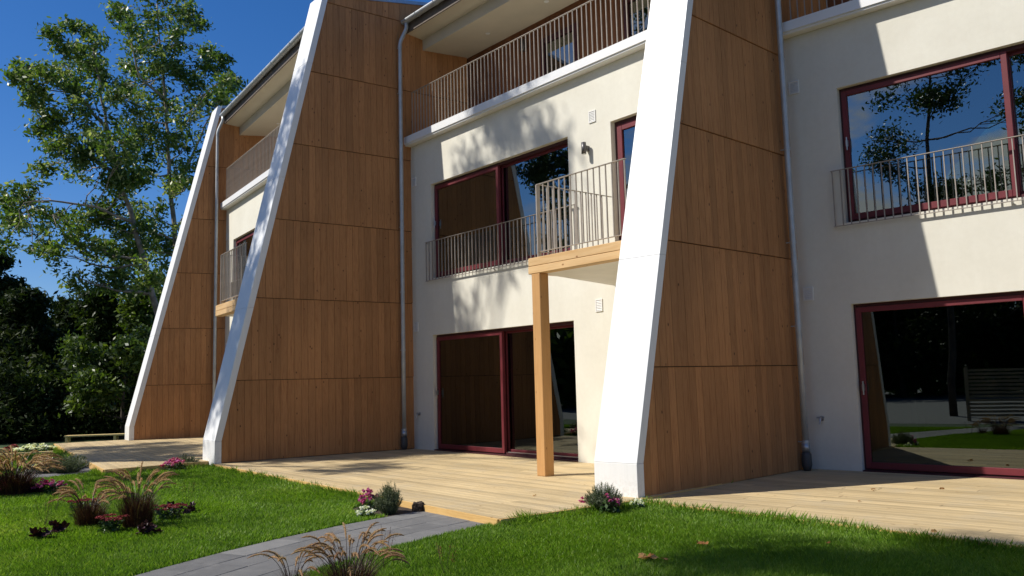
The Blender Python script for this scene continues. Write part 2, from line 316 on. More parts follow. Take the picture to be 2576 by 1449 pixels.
# ------------------------------------------------------------------ houses
GR = 1.4; EYE = .052; KNEE = .41; W0, W1 = .69, 4.47
def make_house(tag_label, loc, rz, D, Dt, Zt, fa, th, wmax, deckz):
    H = thing('terraced_house', tag_label, 'house', loc, rz, 'terraced houses stepping along the deck')
    ks = (D-Dt)/(Zt-KNEE)                        # how far the edge leans back per metre
    fy = lambda z: -D if z < KNEE else -D+(z-KNEE)*ks
    ztop = lambda y: 8.5+(y+1.81)*.16 if D > 2.5 else 8.56+(y+.26)*.10
    # --- fin wall: core, white edging in panels, cladding boards
    zt = 8.5
    for _ in range(20): zt = ztop(fy(zt))
    yb = 1.35
    prof = [(-D, -.12), (yb, -.12), (yb, ztop(yb)), (fy(zt), zt), (-D, KNEE)]   # (y,z)
    fin = MB().prism([(fa*y, y, z) for y, z in prof], (-th, 0, 0), (-.001, 0, 0)).build('fin_wall', 'plaster', H); fixn(fin)
    ew = .10
    fixn(MB().prism([(fa*y, y, z) for y, z in [(-D+.05, -.1), (yb, -.1), (yb, ztop(yb)-.004), (fy(zt)+.05, zt-.004), (-D+.05, KNEE)]], (0, 0, 0), (.006, 0, 0)).build('shade_backing', 'shade_backing', fin))
    cuts = [-.14, KNEE, 2.62, 4.95, 7.15, zt+.06]
    for i in range(5):
        a, b = cuts[i]+(.0012 if i else 0), cuts[i+1]-.0012
        if i == 4:
            q = [(fy(a)-.012, a), (fy(a)+ew, a), (fy(b)+ew+.0, b+.012), (fy(b)-.012, b)]
        else: q = [(fy(a)-.012, a), (fy(a)+ew, a), (fy(b)+ew, b), (fy(b)-.012, b)]
        e = MB().prism([(fa*y, y, z) for y, z in q], (-th-.012, 0, 0), (.03, 0, 0)).build('white_edging', 'white', fin); fixn(e); bevel(e, .003)
        e.data.materials[0] = M['fincoat']
    # coping along the top of the fin
    q = [(fy(zt)+ew+.002, ztop(fy(zt)+ew)-.0), (yb+.2, ztop(yb+.2)), (yb+.2, ztop(yb+.2)+.07), (fy(zt)+ew+.002, ztop(fy(zt)+ew)+.07)]
    fixn(MB().prism([(fa*y, y, z) for y, z in q], (-th-.02, 0, 0), (.05, 0, 0)).build('roof_coping', 'zinc', fin))
    conv = [(-D+ew+.004, -.02), (yb, -.02), (yb, ztop(yb)-.002), (fy(zt)+ew+.004, ztop(fy(zt)+ew)-.002), (-D+ew+.004, KNEE)]
    bw = .125; tiers = [EYE+.01]+[GR*k for k in range(1, 8)]
    for ti in range(7):
        z0, z1 = tiers[ti], tiers[ti+1]-.010 if ti < 6 else 9.4
        yend = .0 if tiers[ti+1] <= 5.7 else yb
        y = -D+ew-.05*((ti*37) % 3)/3
        while y < yend:
            y1 = min(y+bw-.0045, yend)
            if y1-y > .02:
                pc = clipto([(y, z0), (y1, z0), (y1, z1), (y, z1)], conv)
                if len(pc) >= 3 and area(pc) > 5e-4:
                    n = len(pc); jx = rng.random()*.0025
                    inner = [(fa*a+.0062, a, b) for a, b in pc]
                    outer = [(fa*a+.014+jx+.013*max(0, 1-(b-z0)/GR), a, b) for a, b in pc]
                    fixn(MB().mesh(inner+outer, [tuple(range(n))[::-1], tuple(range(n, 2*n))]+[(i, (i+1) % n, n+(i+1) % n, n+i) for i in range(n)]).build('cladding_board', 'clad', fin))
            y += bw
    # --- plaster wall with its openings
    xw = 7.25 if wmax is None else wmax
    ops = [(W0, W1, EYE, 2.15), (W0+.01, W1, 3.20, 4.99)]
    if wmax is None: ops.append((5.38, 6.25, 2.86, 4.99))
    xs = sorted({0., xw, *[o[0] for o in ops], *[o[1] for o in ops]}); zs = sorted({-.1, 5.86, *[o[2] for o in ops], *[o[3] for o in ops]})
    wl = MB(); dy = .28
    solid = lambda x, z: not any(a < x < b and c < z < d for a, b, c, d in ops)
    nx, nz_ = len(xs)-1, len(zs)-1
    for i in range(nx):
        for j in range(nz_):
            x0, x1, z0, z1 = xs[i], xs[i+1], zs[j], zs[j+1]; cx, cz = (x0+x1)/2, (z0+z1)/2
            if solid(cx, cz):
                wl.mesh([(x0, 0, z0), (x1, 0, z0), (x1, 0, z1), (x0, 0, z1)], [(0, 1, 2, 3)])
                wl.mesh([(x0, dy, z0), (x1, dy, z0), (x1, dy, z1), (x0, dy, z1)], [(3, 2, 1, 0)])
                if i+1 < nx and not solid((xs[i+1]+xs[i+2])/2, cz): wl.mesh([(x1, 0, z0), (x1, dy, z0), (x1, dy, z1), (x1, 0, z1)], [(0, 1, 2, 3)])
                if i > 0 and not solid((xs[i-1]+xs[i])/2, cz): wl.mesh([(x0, 0, z0), (x0, dy, z0), (x0, dy, z1), (x0, 0, z1)], [(3, 2, 1, 0)])
                if j+1 < nz_ and not solid(cx, (zs[j+1]+zs[j+2])/2): wl.mesh([(x0, 0, z1), (x1, 0, z1), (x1, dy, z1), (x0, dy, z1)], [(0, 1, 2, 3)])
                if j > 0 and not solid(cx, (zs[j-1]+zs[j])/2): wl.mesh([(x0, 0, z0), (x1, 0, z0), (x1, dy, z0), (x0, dy, z0)], [(3, 2, 1, 0)])
    wl.build('plaster_wall', 'plaster', H)
    # --- loggia slab, white band, back wall, doors
    box('floor_slab', 'plaster', H, 0.0, xw, .29, 1.35, 5.75, 5.99)
    b = MB().box(0.01, xw-.01, -.13, .28, 5.862, 6.02).build('white_band', 'white2', H); bevel(b, .008)
    box('drip_edge', 'white', H, .01, xw-.012, -.15, -.132, 5.90, 6.035)
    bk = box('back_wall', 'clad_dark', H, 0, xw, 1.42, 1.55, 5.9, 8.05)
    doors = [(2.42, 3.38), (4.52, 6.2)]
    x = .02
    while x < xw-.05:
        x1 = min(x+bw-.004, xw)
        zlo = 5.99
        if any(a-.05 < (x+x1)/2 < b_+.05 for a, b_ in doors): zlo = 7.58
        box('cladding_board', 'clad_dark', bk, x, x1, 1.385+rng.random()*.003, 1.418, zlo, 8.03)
        x += bw
    for a, b_ in doors:
        d = MB()
        for q in ((a, a+.07, 5.99, 7.56), (b_-.07, b_, 5.99, 7.56), (a+.071, b_-.071, 7.48, 7.56), (a+.071, b_-.071, 5.99, 6.08)): d.box(q[0], q[1], 1.33, 1.417, q[2], q[3])
        f = d.build('loggia_door', 'reddark', H)
        box('pane', 'glass', f, a+.071, b_-.071, 1.38, 1.384, 6.081, 7.479)
    lp = MB().tube([(1.95, 1.30, 7.5), (1.95, 1.30, 7.72)], .05, 12).box(1.93, 1.97, 1.31, 1.384, 7.57, 7.65).build('wall_lamp', 'lampgrey', H, True)
    # --- ceiling of the loggia, eaves, roof
    fixn(MB().prism([(0, -.06, 8.17), (0, .30, 8.12), (0, .30, 8.20), (0, -.06, 8.25)], (.02, 0, 0), (xw-.02, 0, 0)).build('eaves_soffit', 'soffit', H))
    fixn(MB().prism([(0, .302, 7.90), (0, 1.5, 7.98), (0, 1.5, 8.3), (0, .302, 8.3)], (.021, 0, 0), (xw-.022, 0, 0)).build('loggia_ceiling', 'soffit', H))
    for lx in (1.4, 3.1, 4.8):
        MB().tube([(lx, .9, 7.93), (lx, .9, 7.96)], .045, 14).build('ceiling_spotlight', 'white2', H)
    box('eaves_board', 'fasciab', H, .03, xw-.03, -.085, -.062, 8.155, 8.37)
    fixn(MB().prism([(0, -.13, 8.40), (0, 4.5, 9.14), (0, 4.5, 9.24), (0, -.13, 8.44)], (.03, 0, 0), (xw, 0, 0)).build('roof', 'zinc', H))
    gp = []; gx0, gx1 = .06, xw-.1; n = 9
    g = MB(); gy, gz, gr = -.155, 8.375, .068
    arc = [(gy+gr*math.cos(math.pi+math.pi*k/n), gz+gr*math.sin(math.pi+math.pi*k/n)) for k in range(n+1)]
    arc2 = [(gy+(gr-.006)*math.cos(math.pi+math.pi*k/n), gz+(gr-.006)*math.sin(math.pi+math.pi*k/n)) for k in range(n, -1, -1)]
    ring = arc+arc2; N = len(ring)
    g.mesh([(gx0, a, b) for a, b in ring]+[(gx1, a, b) for a, b in ring], [(i, (i+1) % N, N+(i+1) % N, N+i) for i in range(N)])
    g.mesh([(gx0, a, b) for a, b in arc], [tuple(range(n+1))])
    gut = g.build('gutter', 'pipe', H, True)
    x = gx0+.5
    while x < gx1:
        MB().tube([(x, gy+(gr+.004)*math.cos(math.pi+math.pi*k/8), gz+(gr+.004)*math.sin(math.pi+math.pi*k/8)) for k in range(9)], .006, 5).build('gutter_bracket', 'pipe', gut); x += .62
    # --- downpipe with swan neck, brackets and shoe
    px, py = .10, -.27
    dp = MB().tube([(px+.06, gy, 8.32), (px+.06, gy, 8.22), (px+.05, gy-.02, 8.15), (px+.0, py+.02, 7.95), (px, py, 7.86), (px, py, 6.0), (px, py, 4.0), (px, py, 2.0), (px, py, .36)], .039, 14).build('downpipe', 'pipe', H, True)
    for z in (7.82, 6.9, 4.25, 3.0, 1.9, .42):
        MB().tube([(px, py, z-.02), (px, py, z+.02)], .043, 14).box(px-.1, px-.035, py-.006, py+.006, z-.006, z+.006).build('pipe_bracket', 'pipe', dp)
    MB().tube([(px, py, .40), (px, py, .30)], .052, 14).build('pipe_collar', 'zinc', dp, True)
    MB().tube([(px, py, .30), (px, py, .26), (px, py, .13), (px, py, .06)], [.045, .062, .064, .045], 14).build('leaf_trap', 'black', dp, True)
    # --- windows: sliding pairs
    def sliding(name, x0, x1, z0, z1, xm):
        o = MB()
        for q in ((x0, x0+.05, z0, z1), (x1-.05, x1, z0, z1), (x0+.051, x1-.051, z1-.05, z1), (x0+.051, x1-.051, z0, z0+.05)): o.box(q[0], q[1], .085, .24, q[2], q[3])
        fr = bevel(o.build(name, 'reddark', H), .004)
        gm = 'glassdoor' if name == 'glass_door' else 'glass'
        def sash(nm, a, b, y0, y1, t, tb, mat='red'):
            s = MB()
            c, d = z0+.035, z1-.045
            for q in ((a, a+t, c, d), (b-t, b, c, d), (a+t+.001, b-t-.001, d-t, d), (a+t+.001, b-t-.001, c, c+tb)): s.box(q[0], q[1], y0, y1, q[2], q[3])
            sh = bevel(s.build(nm, mat, fr), .004)
            box('pane', gm, sh, a+t-.005, b-t+.005, (y0+y1)/2-.003, (y0+y1)/2+.003, c+tb-.005, d-t+.005)
            return sh
        sash('sliding_sash', x0+.03, xm+.035, .06, .12, .065, .08)
        sash('fixed_sash', xm+.0, x1-.03, .155, .20, .04, .065)
        MB().tube([(x0+.075, .02, z0+.95), (x0+.075, .02, z0+1.12)], .011, 8).box(x0+.062, x0+.088, .012, .046, z0+1.0, z0+1.08).build('handle', 'steel', fr)
        return fr
    d_ = sliding('glass_door', W0, W1, EYE, 2.15, 2.62)
    MB().box(W0+.01, W1-.01, -.012, .084, EYE-.004, EYE+.018).build('threshold', 'reddark', d_)
    MB().box(2.7, W1-.04, .10, .115, EYE+.05, EYE+.062).build('slide_rail', 'steel', d_)
    sliding('sliding_window', W0+.01, W1, 3.20, 4.99, 2.62)
    if wmax is None:
        o = MB()
        for q in ((5.38, 5.43, 2.86, 4.99), (6.2, 6.25, 2.86, 4.99), (5.431, 6.199, 4.94, 4.99), (5.431, 6.199, 2.86, 2.91)): o.box(q[0], q[1], .09, .2, q[2], q[3])
        fr = o.build('balcony_door', 'reddark', H)
        s = MB()
        for q in ((5.435, 5.53, 2.92, 4.93), (6.1, 6.195, 2.92, 4.93), (5.531, 6.099, 4.84, 4.93), (5.531, 6.099, 2.92, 3.03)): s.box(q[0], q[1], .07, .13, q[2], q[3])
        sh = bevel(s.build('door_leaf', 'red', fr), .004); box('pane', 'glass', sh, 5.525, 6.105, .097, .103, 3.025, 4.845)
    # --- railings
    bal0 = None
    def railing(name, x0, x1, y, z0, z1, sp, bot=True, posts=(), ret=0):
        nonlocal bal0
        rr = MB().box(x0-.02, x1+.02, y-.016, y+.016, z1-.008, z1)
        if bot: rr.box(x0-.02, x1+.02, y-.014, y+.014, z0, z0+.008)
        if ret:
            for xx in ((x0, x1) if ret == 1 else (x0,)):
                rr.box(xx-.018, xx-.010, y+.015, -.002, z1-.022, z1-.004)
                if bot: rr.box(xx-.018, xx-.010, y+.015, -.002, z0+.002, z0+.01)
        r_ = rr.build(name, 'rail', H)
        if ret == 1:
            MB().tube([((x0+x1)/2, y, z0+.004), ((x0+x1)/2, -.002, z0-.02)], .009, 6).build('rail_fixing', 'steel', r_)
        me = MB().box(-.0055, .0055, -.0085, .0085, z0+.009 if bot else z0, z1-.009)
        o0 = None; n = max(1, round((x1-x0)/sp))
        for k in range(n+1):
            x = x0+(x1-x0)*k/n
            if o0 is None: o0 = me.build('baluster', 'rail', r_); o0.location = (x, y, 0)
            else: inst(o0, parent=r_, loc=(x, y, 0))
        for x in posts: MB().box(x-.006, x+.006, y-.03, y+.03, z0-.25, z1-.009).build('railing_post', 'rail', r_)
        return r_
    railing('loggia_railing', .17, xw-.1, -.05, 6.04, 6.92, .101, bot=False)
    railing('juliet_railing', .585, 4.62, -.05, 3.157, 3.895, .104, ret=1)
    if wmax is None:
        # --- balcony on a post
        B = MB().box(5.29, 6.98, -1.58, -1.43, 2.655, 2.752).build('balcony', 'beam', H)
        bevel(MB().box(5.292, 6.98, -1.578, -1.43, 2.755, 2.865).build('edge_beam', 'beam', B), .006); bevel(B, .006)
        pxx = 5.35 if D > 2.5 else 6.6
        bevel(MB().box(pxx, pxx+.16, -1.576, -1.42, EYE, 2.653).build('post', 'post', B), .006)
        bevel(MB().box(5.30, 5.40, -1.428, -.0, 2.66, 2.84).build('side_beam', 'beam', B), .006)
        fixn(MB().prism([(5.40, -1.42, 2.66), (6.98, -1.42, 2.66), (6.98, -.002, 2.57), (5.40, -.002, 2.57)], (0, 0, 0), (0, 0, .03)).build('soffit_panel', 'white2', B))
        for k in range(11): box('floor_plank', 'deck', B, 5.40, 6.98, -1.42+.129*k, -1.42+.129*k+.122, 2.80, 2.83)
        rb = railing('balcony_railing', 5.44, 7.0, -1.50, 2.94, 3.85, .104)
        MB().box(5.425, 5.445, -1.53, -1.47, 2.80, 3.838).build('railing_post', 'rail', rb)
        sr = MB().box(5.428, 5.452, -1.483, -.1, 3.842, 3.85).box(5.43, 5.45, -1.483, -.1, 2.94, 2.948).build('side_railing', 'rail', H)
        y = -1.34; o0 = None
        while y < -.1:
            if o0 is None: o0 = MB().box(-.0085, .0085, -.0055, .0055, 2.949, 3.841).build('baluster', 'rail', sr); o0.location = (5.44, y, 0)
            else: inst(o0, parent=sr, loc=(5.44, y, 0))
            y += .104
        # lamp between the window and the balcony door
        l = MB().tube([(4.91, -.095, 4.60), (4.91, -.095, 4.775)], .037, 18).build('wall_lamp', 'lampgrey', H, True)
        MB().tube([(4.91, -.095, 4.594), (4.91, -.095, 4.5995)], .03, 18).build('lens', 'lens', l)
        MB().box(4.885, 4.935, -.062, -.001, 4.655, 4.73).build('bracket', 'lampgrey', l)
    # --- vents and tap
    for (vx, vz) in [(.13, 5.15), (.145, 2.33)]+([(5.02, 5.16), (5.02, 2.33)] if wmax is None else []):
        v = MB().box(vx-.07, vx+.07, -.014, -.001, vz-.09, vz-.075).box(vx-.07, vx+.07, -.014, -.001, vz+.075, vz+.09).box(vx-.07, vx-.055, -.014, -.001, vz-.0745, vz+.0745).box(vx+.055, vx+.07, -.014, -.001, vz-.0745, vz+.0745).box(vx-.054, vx+.054, -.003, -.001, vz-.0745, vz+.0745).build('air_vent', 'white2', H)
        for k in range(6): fixn(MB().prism([(0, -.013, vz-.066+k*.024), (0, -.004, vz-.05+k*.024), (0, -.0035, vz-.054+k*.024), (0, -.0125, vz-.070+k*.024)], (vx-.054, 0, 0), (vx+.054, 0, 0)).build('slat', 'white2', v))
    t_ = MB().tube([(.26, -.001, .70), (.26, -.06, .70), (.26, -.075, .66), (.26, -.078, .63)], .012, 8).tube([(.21, -.05, .715), (.31, -.05, .715)], .007, 6).tube([(.26, -.05, .70), (.26, -.05, .735)], .009, 6).box(.235, .285, -.008, -.001, .675, .73).build('garden_tap', 'steel', H)
    t_.location = (-.04, 0, 0)
    # --- rooms behind the glass
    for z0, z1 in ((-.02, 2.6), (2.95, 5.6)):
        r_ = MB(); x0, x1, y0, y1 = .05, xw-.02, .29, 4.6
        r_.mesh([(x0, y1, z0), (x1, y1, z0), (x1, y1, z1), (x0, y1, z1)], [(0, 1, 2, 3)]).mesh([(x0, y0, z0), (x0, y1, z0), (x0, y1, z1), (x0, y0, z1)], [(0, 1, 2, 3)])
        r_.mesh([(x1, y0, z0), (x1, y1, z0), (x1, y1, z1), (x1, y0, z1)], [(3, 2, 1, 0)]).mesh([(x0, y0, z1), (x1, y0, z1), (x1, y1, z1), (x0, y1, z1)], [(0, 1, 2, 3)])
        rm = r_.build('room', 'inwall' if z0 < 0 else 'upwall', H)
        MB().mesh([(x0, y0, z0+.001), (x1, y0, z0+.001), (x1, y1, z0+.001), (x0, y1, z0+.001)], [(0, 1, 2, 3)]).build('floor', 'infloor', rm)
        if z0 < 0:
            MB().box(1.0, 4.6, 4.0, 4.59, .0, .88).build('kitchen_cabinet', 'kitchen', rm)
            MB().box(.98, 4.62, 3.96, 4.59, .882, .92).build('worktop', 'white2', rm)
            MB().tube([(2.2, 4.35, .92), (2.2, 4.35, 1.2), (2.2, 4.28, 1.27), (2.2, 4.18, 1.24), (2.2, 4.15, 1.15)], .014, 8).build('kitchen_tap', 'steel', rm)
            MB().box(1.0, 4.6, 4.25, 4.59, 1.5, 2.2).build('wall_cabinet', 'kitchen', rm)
    # back and outer shell so that no light leaks in
    sh = MB(); sh.box(0.0, xw, 4.62, 4.8, -.1, 9.0).box(-.0, .045, .29, 4.61, -.1, 5.74).box(xw-.015, xw, .29, 4.61, -.1, 5.74).box(.05, xw-.02, 1.56, 4.61, 5.76, 5.9)
    sh.build('outer_wall', 'plaster', H)
    return H

H1 = make_house('far left terraced house, its pale fin standing in front of the tall trees', (-7.6366, -.7584, .0), -.101, 2.148, .247, 8.58, .1392, .54, None, 0)
H2 = make_house('middle terraced house between two leaning wooden fins, balcony carried on a pine post', (0, 0, 0), 0, 3.684, 1.715, 8.922, .0626, .506, None, 0)
H3 = make_house('right terraced house in the foreground with reflecting clouds in its upper window', (7.4472, 1.29, -.02), .1346, 3.5285, 1.448, 8.922, .0747, .506, 7.2, 0)
ORI = {1: (-7.6366, -.7584, -.101), 2: (0, 0, 0), 3: (7.4472, 1.29, .1346)}
def loc2w(b, x, y):
    ox, oy, a = ORI[b]; return (ox+math.cos(a)*x-math.sin(a)*y, oy+math.sin(a)*x+math.cos(a)*y)

# ------------------------------------------------------------------ decks
decks = {1: [(-.75, -3.69), (7.65, -3.79), (7.42, -2.2), (7.1, 0), (-.35, 0), (-.75, -2.2)],
         2: [(-.23, -3.69), (7.65, -4.02), (7.75, -2.45), (7.5, -.0), (0, -.0)],
         3: [(-.26, -3.56), (3.3, -3.98), (7.2, -4.4), (7.2, 0), (0, 0)]}
dl = {1: ('deck in front of the far left house, striped with tree shadows', .085), 2: ('sunny pine deck in front of the middle house, under the balcony post', .052), 3: ('pine deck in front of the right house, half in the shade of the fin', .035)}
deckw = {}
for b, poly in decks.items():
    top = dl[b][1]; ox, oy, a = ORI[b]
    Dk = thing('wooden_deck', dl[b][0], 'deck', (ox, oy, top), a, 'wooden decks along the houses'); deckw[b] = [loc2w(b, *p) for p in poly]
    ys = [p[1] for p in poly]; y = min(ys)-.0; yi = 0
    # tread boards
    bwid = .122
    while y < -.002:
        x = -1.2-rng.random()*1.5; first = True
        while x < 8:
            L = 4.2+rng.random()*.6 if not first else 1.2+rng.random()*3; first = False
            pc = clipto([(x, y), (x+L-.004, y), (x+L-.004, min(y+bwid-.007, -.001)), (x, min(y+bwid-.007, -.001))], poly)
            if len(pc) >= 3 and area(pc) > .002:
                dz = rng.random()*.0015
                o = fixn(MB().prism([(p, q, dz) for p, q in pc], (0, 0, -.028), (0, 0, 0)).build('deck_board', 'deck', Dk)); bevel(o, .003)
            x += L
        y += bwid
    MB().prism([(p, q, 0) for p, q in poly], (0, 0, -.10), (0, 0, -.05)).build('substructure', 'fasciab', Dk)
    # fascia along the front
    n_f = 2 if b == 2 else 1
    for i in range(len(poly)):
        p, q = Vector(poly[i]), Vector(poly[(i+1) % len(poly)])
        if (p.y > -2 and q.y > -2) or (p-q).length < .3 : continue
        if b == 3 and p.x > 7: continue
        d = (q-p).normalized(); nrm = Vector((d.y, -d.x))
        MB().prism([(p.x, p.y, 0), (q.x, q.y, 0), (q.x+nrm.x*.022, q.y+nrm.y*.022, 0), (p.x+nrm.x*.022, p.y+nrm.y*.022, 0)], (0, 0, -.115), (0, 0, -.003)).build('fascia_board', 'fascia', Dk)

# ------------------------------------------------------------------ paths
def curve(pts, n):
    pts = [np.array(p, float) for p in pts]; seg = [np.linalg.norm(pts[i+1]-pts[i]) for i in range(len(pts)-1)]
    out = []
    def cr(t):
        P = [pts[0]*2-pts[1]]+pts+[pts[-1]*2-pts[-2]]; i = min(int(t), len(pts)-2); f = t-i; a, b, c, d = P[i:i+4]
        return .5*((2*b)+(-a+c)*f+(2*a-5*b+4*c-d)*f*f+(-a+3*b-3*c+d)*f**3)
    return [cr((len(pts)-1)*k/n) for k in range(n+1)]
pathpoly = []
def path(cl, width, rows, slab, label):
    pts = curve(cl, 60); acc = [0]
    for i in range(60): acc.append(acc[-1]+np.linalg.norm(pts[i+1]-pts[i]))
    tot = acc[-1]
    def at(s, u):
        s = min(max(s, 0), tot); x = np.interp(s, acc, [p[0] for p in pts]); y = np.interp(s, acc, [p[1] for p in pts])
        x2 = np.interp(min(s+.3, tot), acc, [p[0] for p in pts]); y2 = np.interp(min(s+.3, tot), acc, [p[1] for p in pts])
        x1 = np.interp(max(s-.3, 0), acc, [p[0] for p in pts]); y1 = np.interp(max(s-.3, 0), acc, [p[1] for p in pts])
        d = np.array([x2-x1, y2-y1]); d /= np.linalg.norm(d); n = np.array([-d[1], d[0]])
        return (x+n[0]*u, y+n[1]*u)
    ns = 24; L = [at(tot*k/ns, width/2) for k in range(ns+1)]; Rr = [at(tot*k/ns, -width/2) for k in range(ns+1)]
    pathpoly.append(L+Rr[::-1])
    base = MB()
    for k in range(ns): base.mesh([(*L[k], G+.003), (*Rr[k], G+.003), (*Rr[k+1], G+.003), (*L[k+1], G+.003)], [(0, 1, 2, 3)])
    P = kind(base.build('garden_path' , 'soil'), 'structure')
    wd = width/rows
    for r_ in range(rows):
        s = -slab*((r_*.5) % 1)
        while s < tot:
            a, b = max(s, 0)+.003, min(s+slab, tot)-.003
            if b-a > .05:
                u0, u1 = -width/2+r_*wd+.003, -width/2+(r_+1)*wd-.003; zz = G+.018+rng.random()*.003
                c = [at(a, u0), at(a, u1), at(b, u1), at(b, u0)]
                bevel(fixn(MB().prism([(x, y, zz) for x, y in c], (0, 0, -.02), (0, 0, 0)).build('paving_slab', 'slab', P)), .003)
            s += slab
path([(6.88, -3.80), (7.18, -5.2), (7.72, -6.5), (8.6, -8.0), (9.9, -9.9)], 1.16, 4, .58, '')
path([(-2.1, -4.80), (-1.55, -5.6), (-1.25, -6.6), (-1.1, -8.2)], .95, 3, .58, '')
soilspots = [(6.05, -4.18, .56, .33), (-2.2, -5.5, .6, .3), (7.75, -2.75, .0, .0)]

# ------------------------------------------------------------------ lawn blades
def inpoly(x, y, poly):
    c = np.zeros(len(x), bool); n = len(poly)
    for i in range(n):
        x0, y0 = poly[i]; x1, y1 = poly[(i+1) % n]
        cond = ((y0 > y) != (y1 > y)); c ^= cond & (x < (x1-x0)*(y-y0)/(y1-y0+1e-12)+x0)
    return c
def shrink(poly, d):
    cx = sum(p[0] for p in poly)/len(poly); cy = sum(p[1] for p in poly)/len(poly)
    return [(p[0]+(cx-p[0])*d, p[1]+(cy-p[1])*d) for p in poly]
def vnoise(x, y, s, seed=0):
    r_ = np.random.default_rng(seed); g = r_.random((64, 64)); xs, ys = x/s, y/s; xi, yi = np.floor(xs).astype(int), np.floor(ys).astype(int); fx, fy_ = xs-xi, ys-yi
    fx = fx*fx*(3-2*fx); fy_ = fy_*fy_*(3-2*fy_)
    q = lambda a, b: g[a % 64, b % 64]
    return q(xi, yi)*(1-fx)*(1-fy_)+q(xi+1, yi)*fx*(1-fy_)+q(xi, yi+1)*(1-fx)*fy_+q(xi+1, yi+1)*fx*fy_
def lawn_blades():
    N = 5200000; x = rng.uniform(-12, 13.2, N); y = rng.uniform(-8.6, -.5, N)
    dx, dy = x-CAM[0], y-CAM[1]; dist = np.hypot(dx, dy); az = np.arctan2(dx*-math.cos(YAW)+dy*-math.sin(YAW), dx*-math.sin(YAW)+dy*math.cos(YAW))
    keep = (np.abs(az) < R(36)) & (dist > 3.2) & (x > -8.9) & (rng.random(N) < np.clip((5.2/dist)**2.1, 0, 1))
    x, y, dist = x[keep], y[keep], dist[keep]
    bad = np.zeros(len(x), bool)
    for b in decks: bad |= inpoly(x, y, deckw[b])
    for pp in pathpoly: bad |= inpoly(x, y, pp)
    for sx_, sy_, a, b in soilspots:
        if a: bad |= ((x-sx_)/a)**2+((y-sy_)/b)**2 < 1
    x, y, dist = x[~bad], y[~bad], dist[~bad]; n = len(x)
    patch = vnoise(x, y, .35, 1)*.5+vnoise(x, y, .9, 2)*.3+vnoise(x, y, .12, 3)*.2
    ed = np.full(n, 9.)
    for b in decks:
        pl = deckw[b]
        for i in range(len(pl)):
            ax, ay = pl[i]; bx, by = pl[(i+1) % len(pl)]; L2 = (bx-ax)**2+(by-ay)**2; t = np.clip(((x-ax)*(bx-ax)+(y-ay)*(by-ay))/L2, 0, 1)
            ed = np.minimum(ed, np.hypot(x-ax-t*(bx-ax), y-ay-t*(by-ay)))
    edge = np.clip(1-ed/.16, 0, 1)*(.3+1.4*vnoise(x, y, .22, 9))*np.where((y > -4.15) & (y < -3.9) & (x > 6.3) & (x < 7.7), 0, 1)
    h = (.022+.026*rng.random(n)+.014*patch)*(1+1.25*edge); wd = (.0022+.0014*rng.random(n))*np.clip(dist/5, 1, 2.6)
    th = rng.random(n)*2*math.pi; lean = (.25+.75*rng.random(n))*h*(.5+.6*patch)
    base_dir = vnoise(x, y, 1.1, 5)*6.28; la = np.where(rng.random(n) < .45, base_dir, rng.random(n)*6.28)
    ex, ey = np.cos(th)*wd, np.sin(th)*wd; lx, ly = np.cos(la)*lean, np.sin(la)*lean; z = np.full(n, G)
    b0 = np.stack([x-ex, y-ey, z], 1); b1 = np.stack([x+ex, y+ey, z], 1)
    m0 = np.stack([x-ex*.8+lx*.35, y-ey*.8+ly*.35, z+h*.55], 1); m1 = np.stack([x+ex*.8+lx*.35, y+ey*.8+ly*.35, z+h*.55], 1)
    tp = np.stack([x+lx, y+ly, z+h], 1)
    V = np.stack([b0, b1, m1, tp, m0], 1)
    tone = np.clip(patch*.45+.45*(vnoise(x, y, 1.9, 11)*.6+vnoise(x, y, .5, 12)*.4)**1.3+rng.normal(0, .16, n)+.06, 0, 1); tone = np.where(rng.random(n) < .035, .95, tone)
    print('grass blades', n)
    kind(quads('lawn_grass', V, 'grass', tone=tone), 'stuff')
lawn_blades()

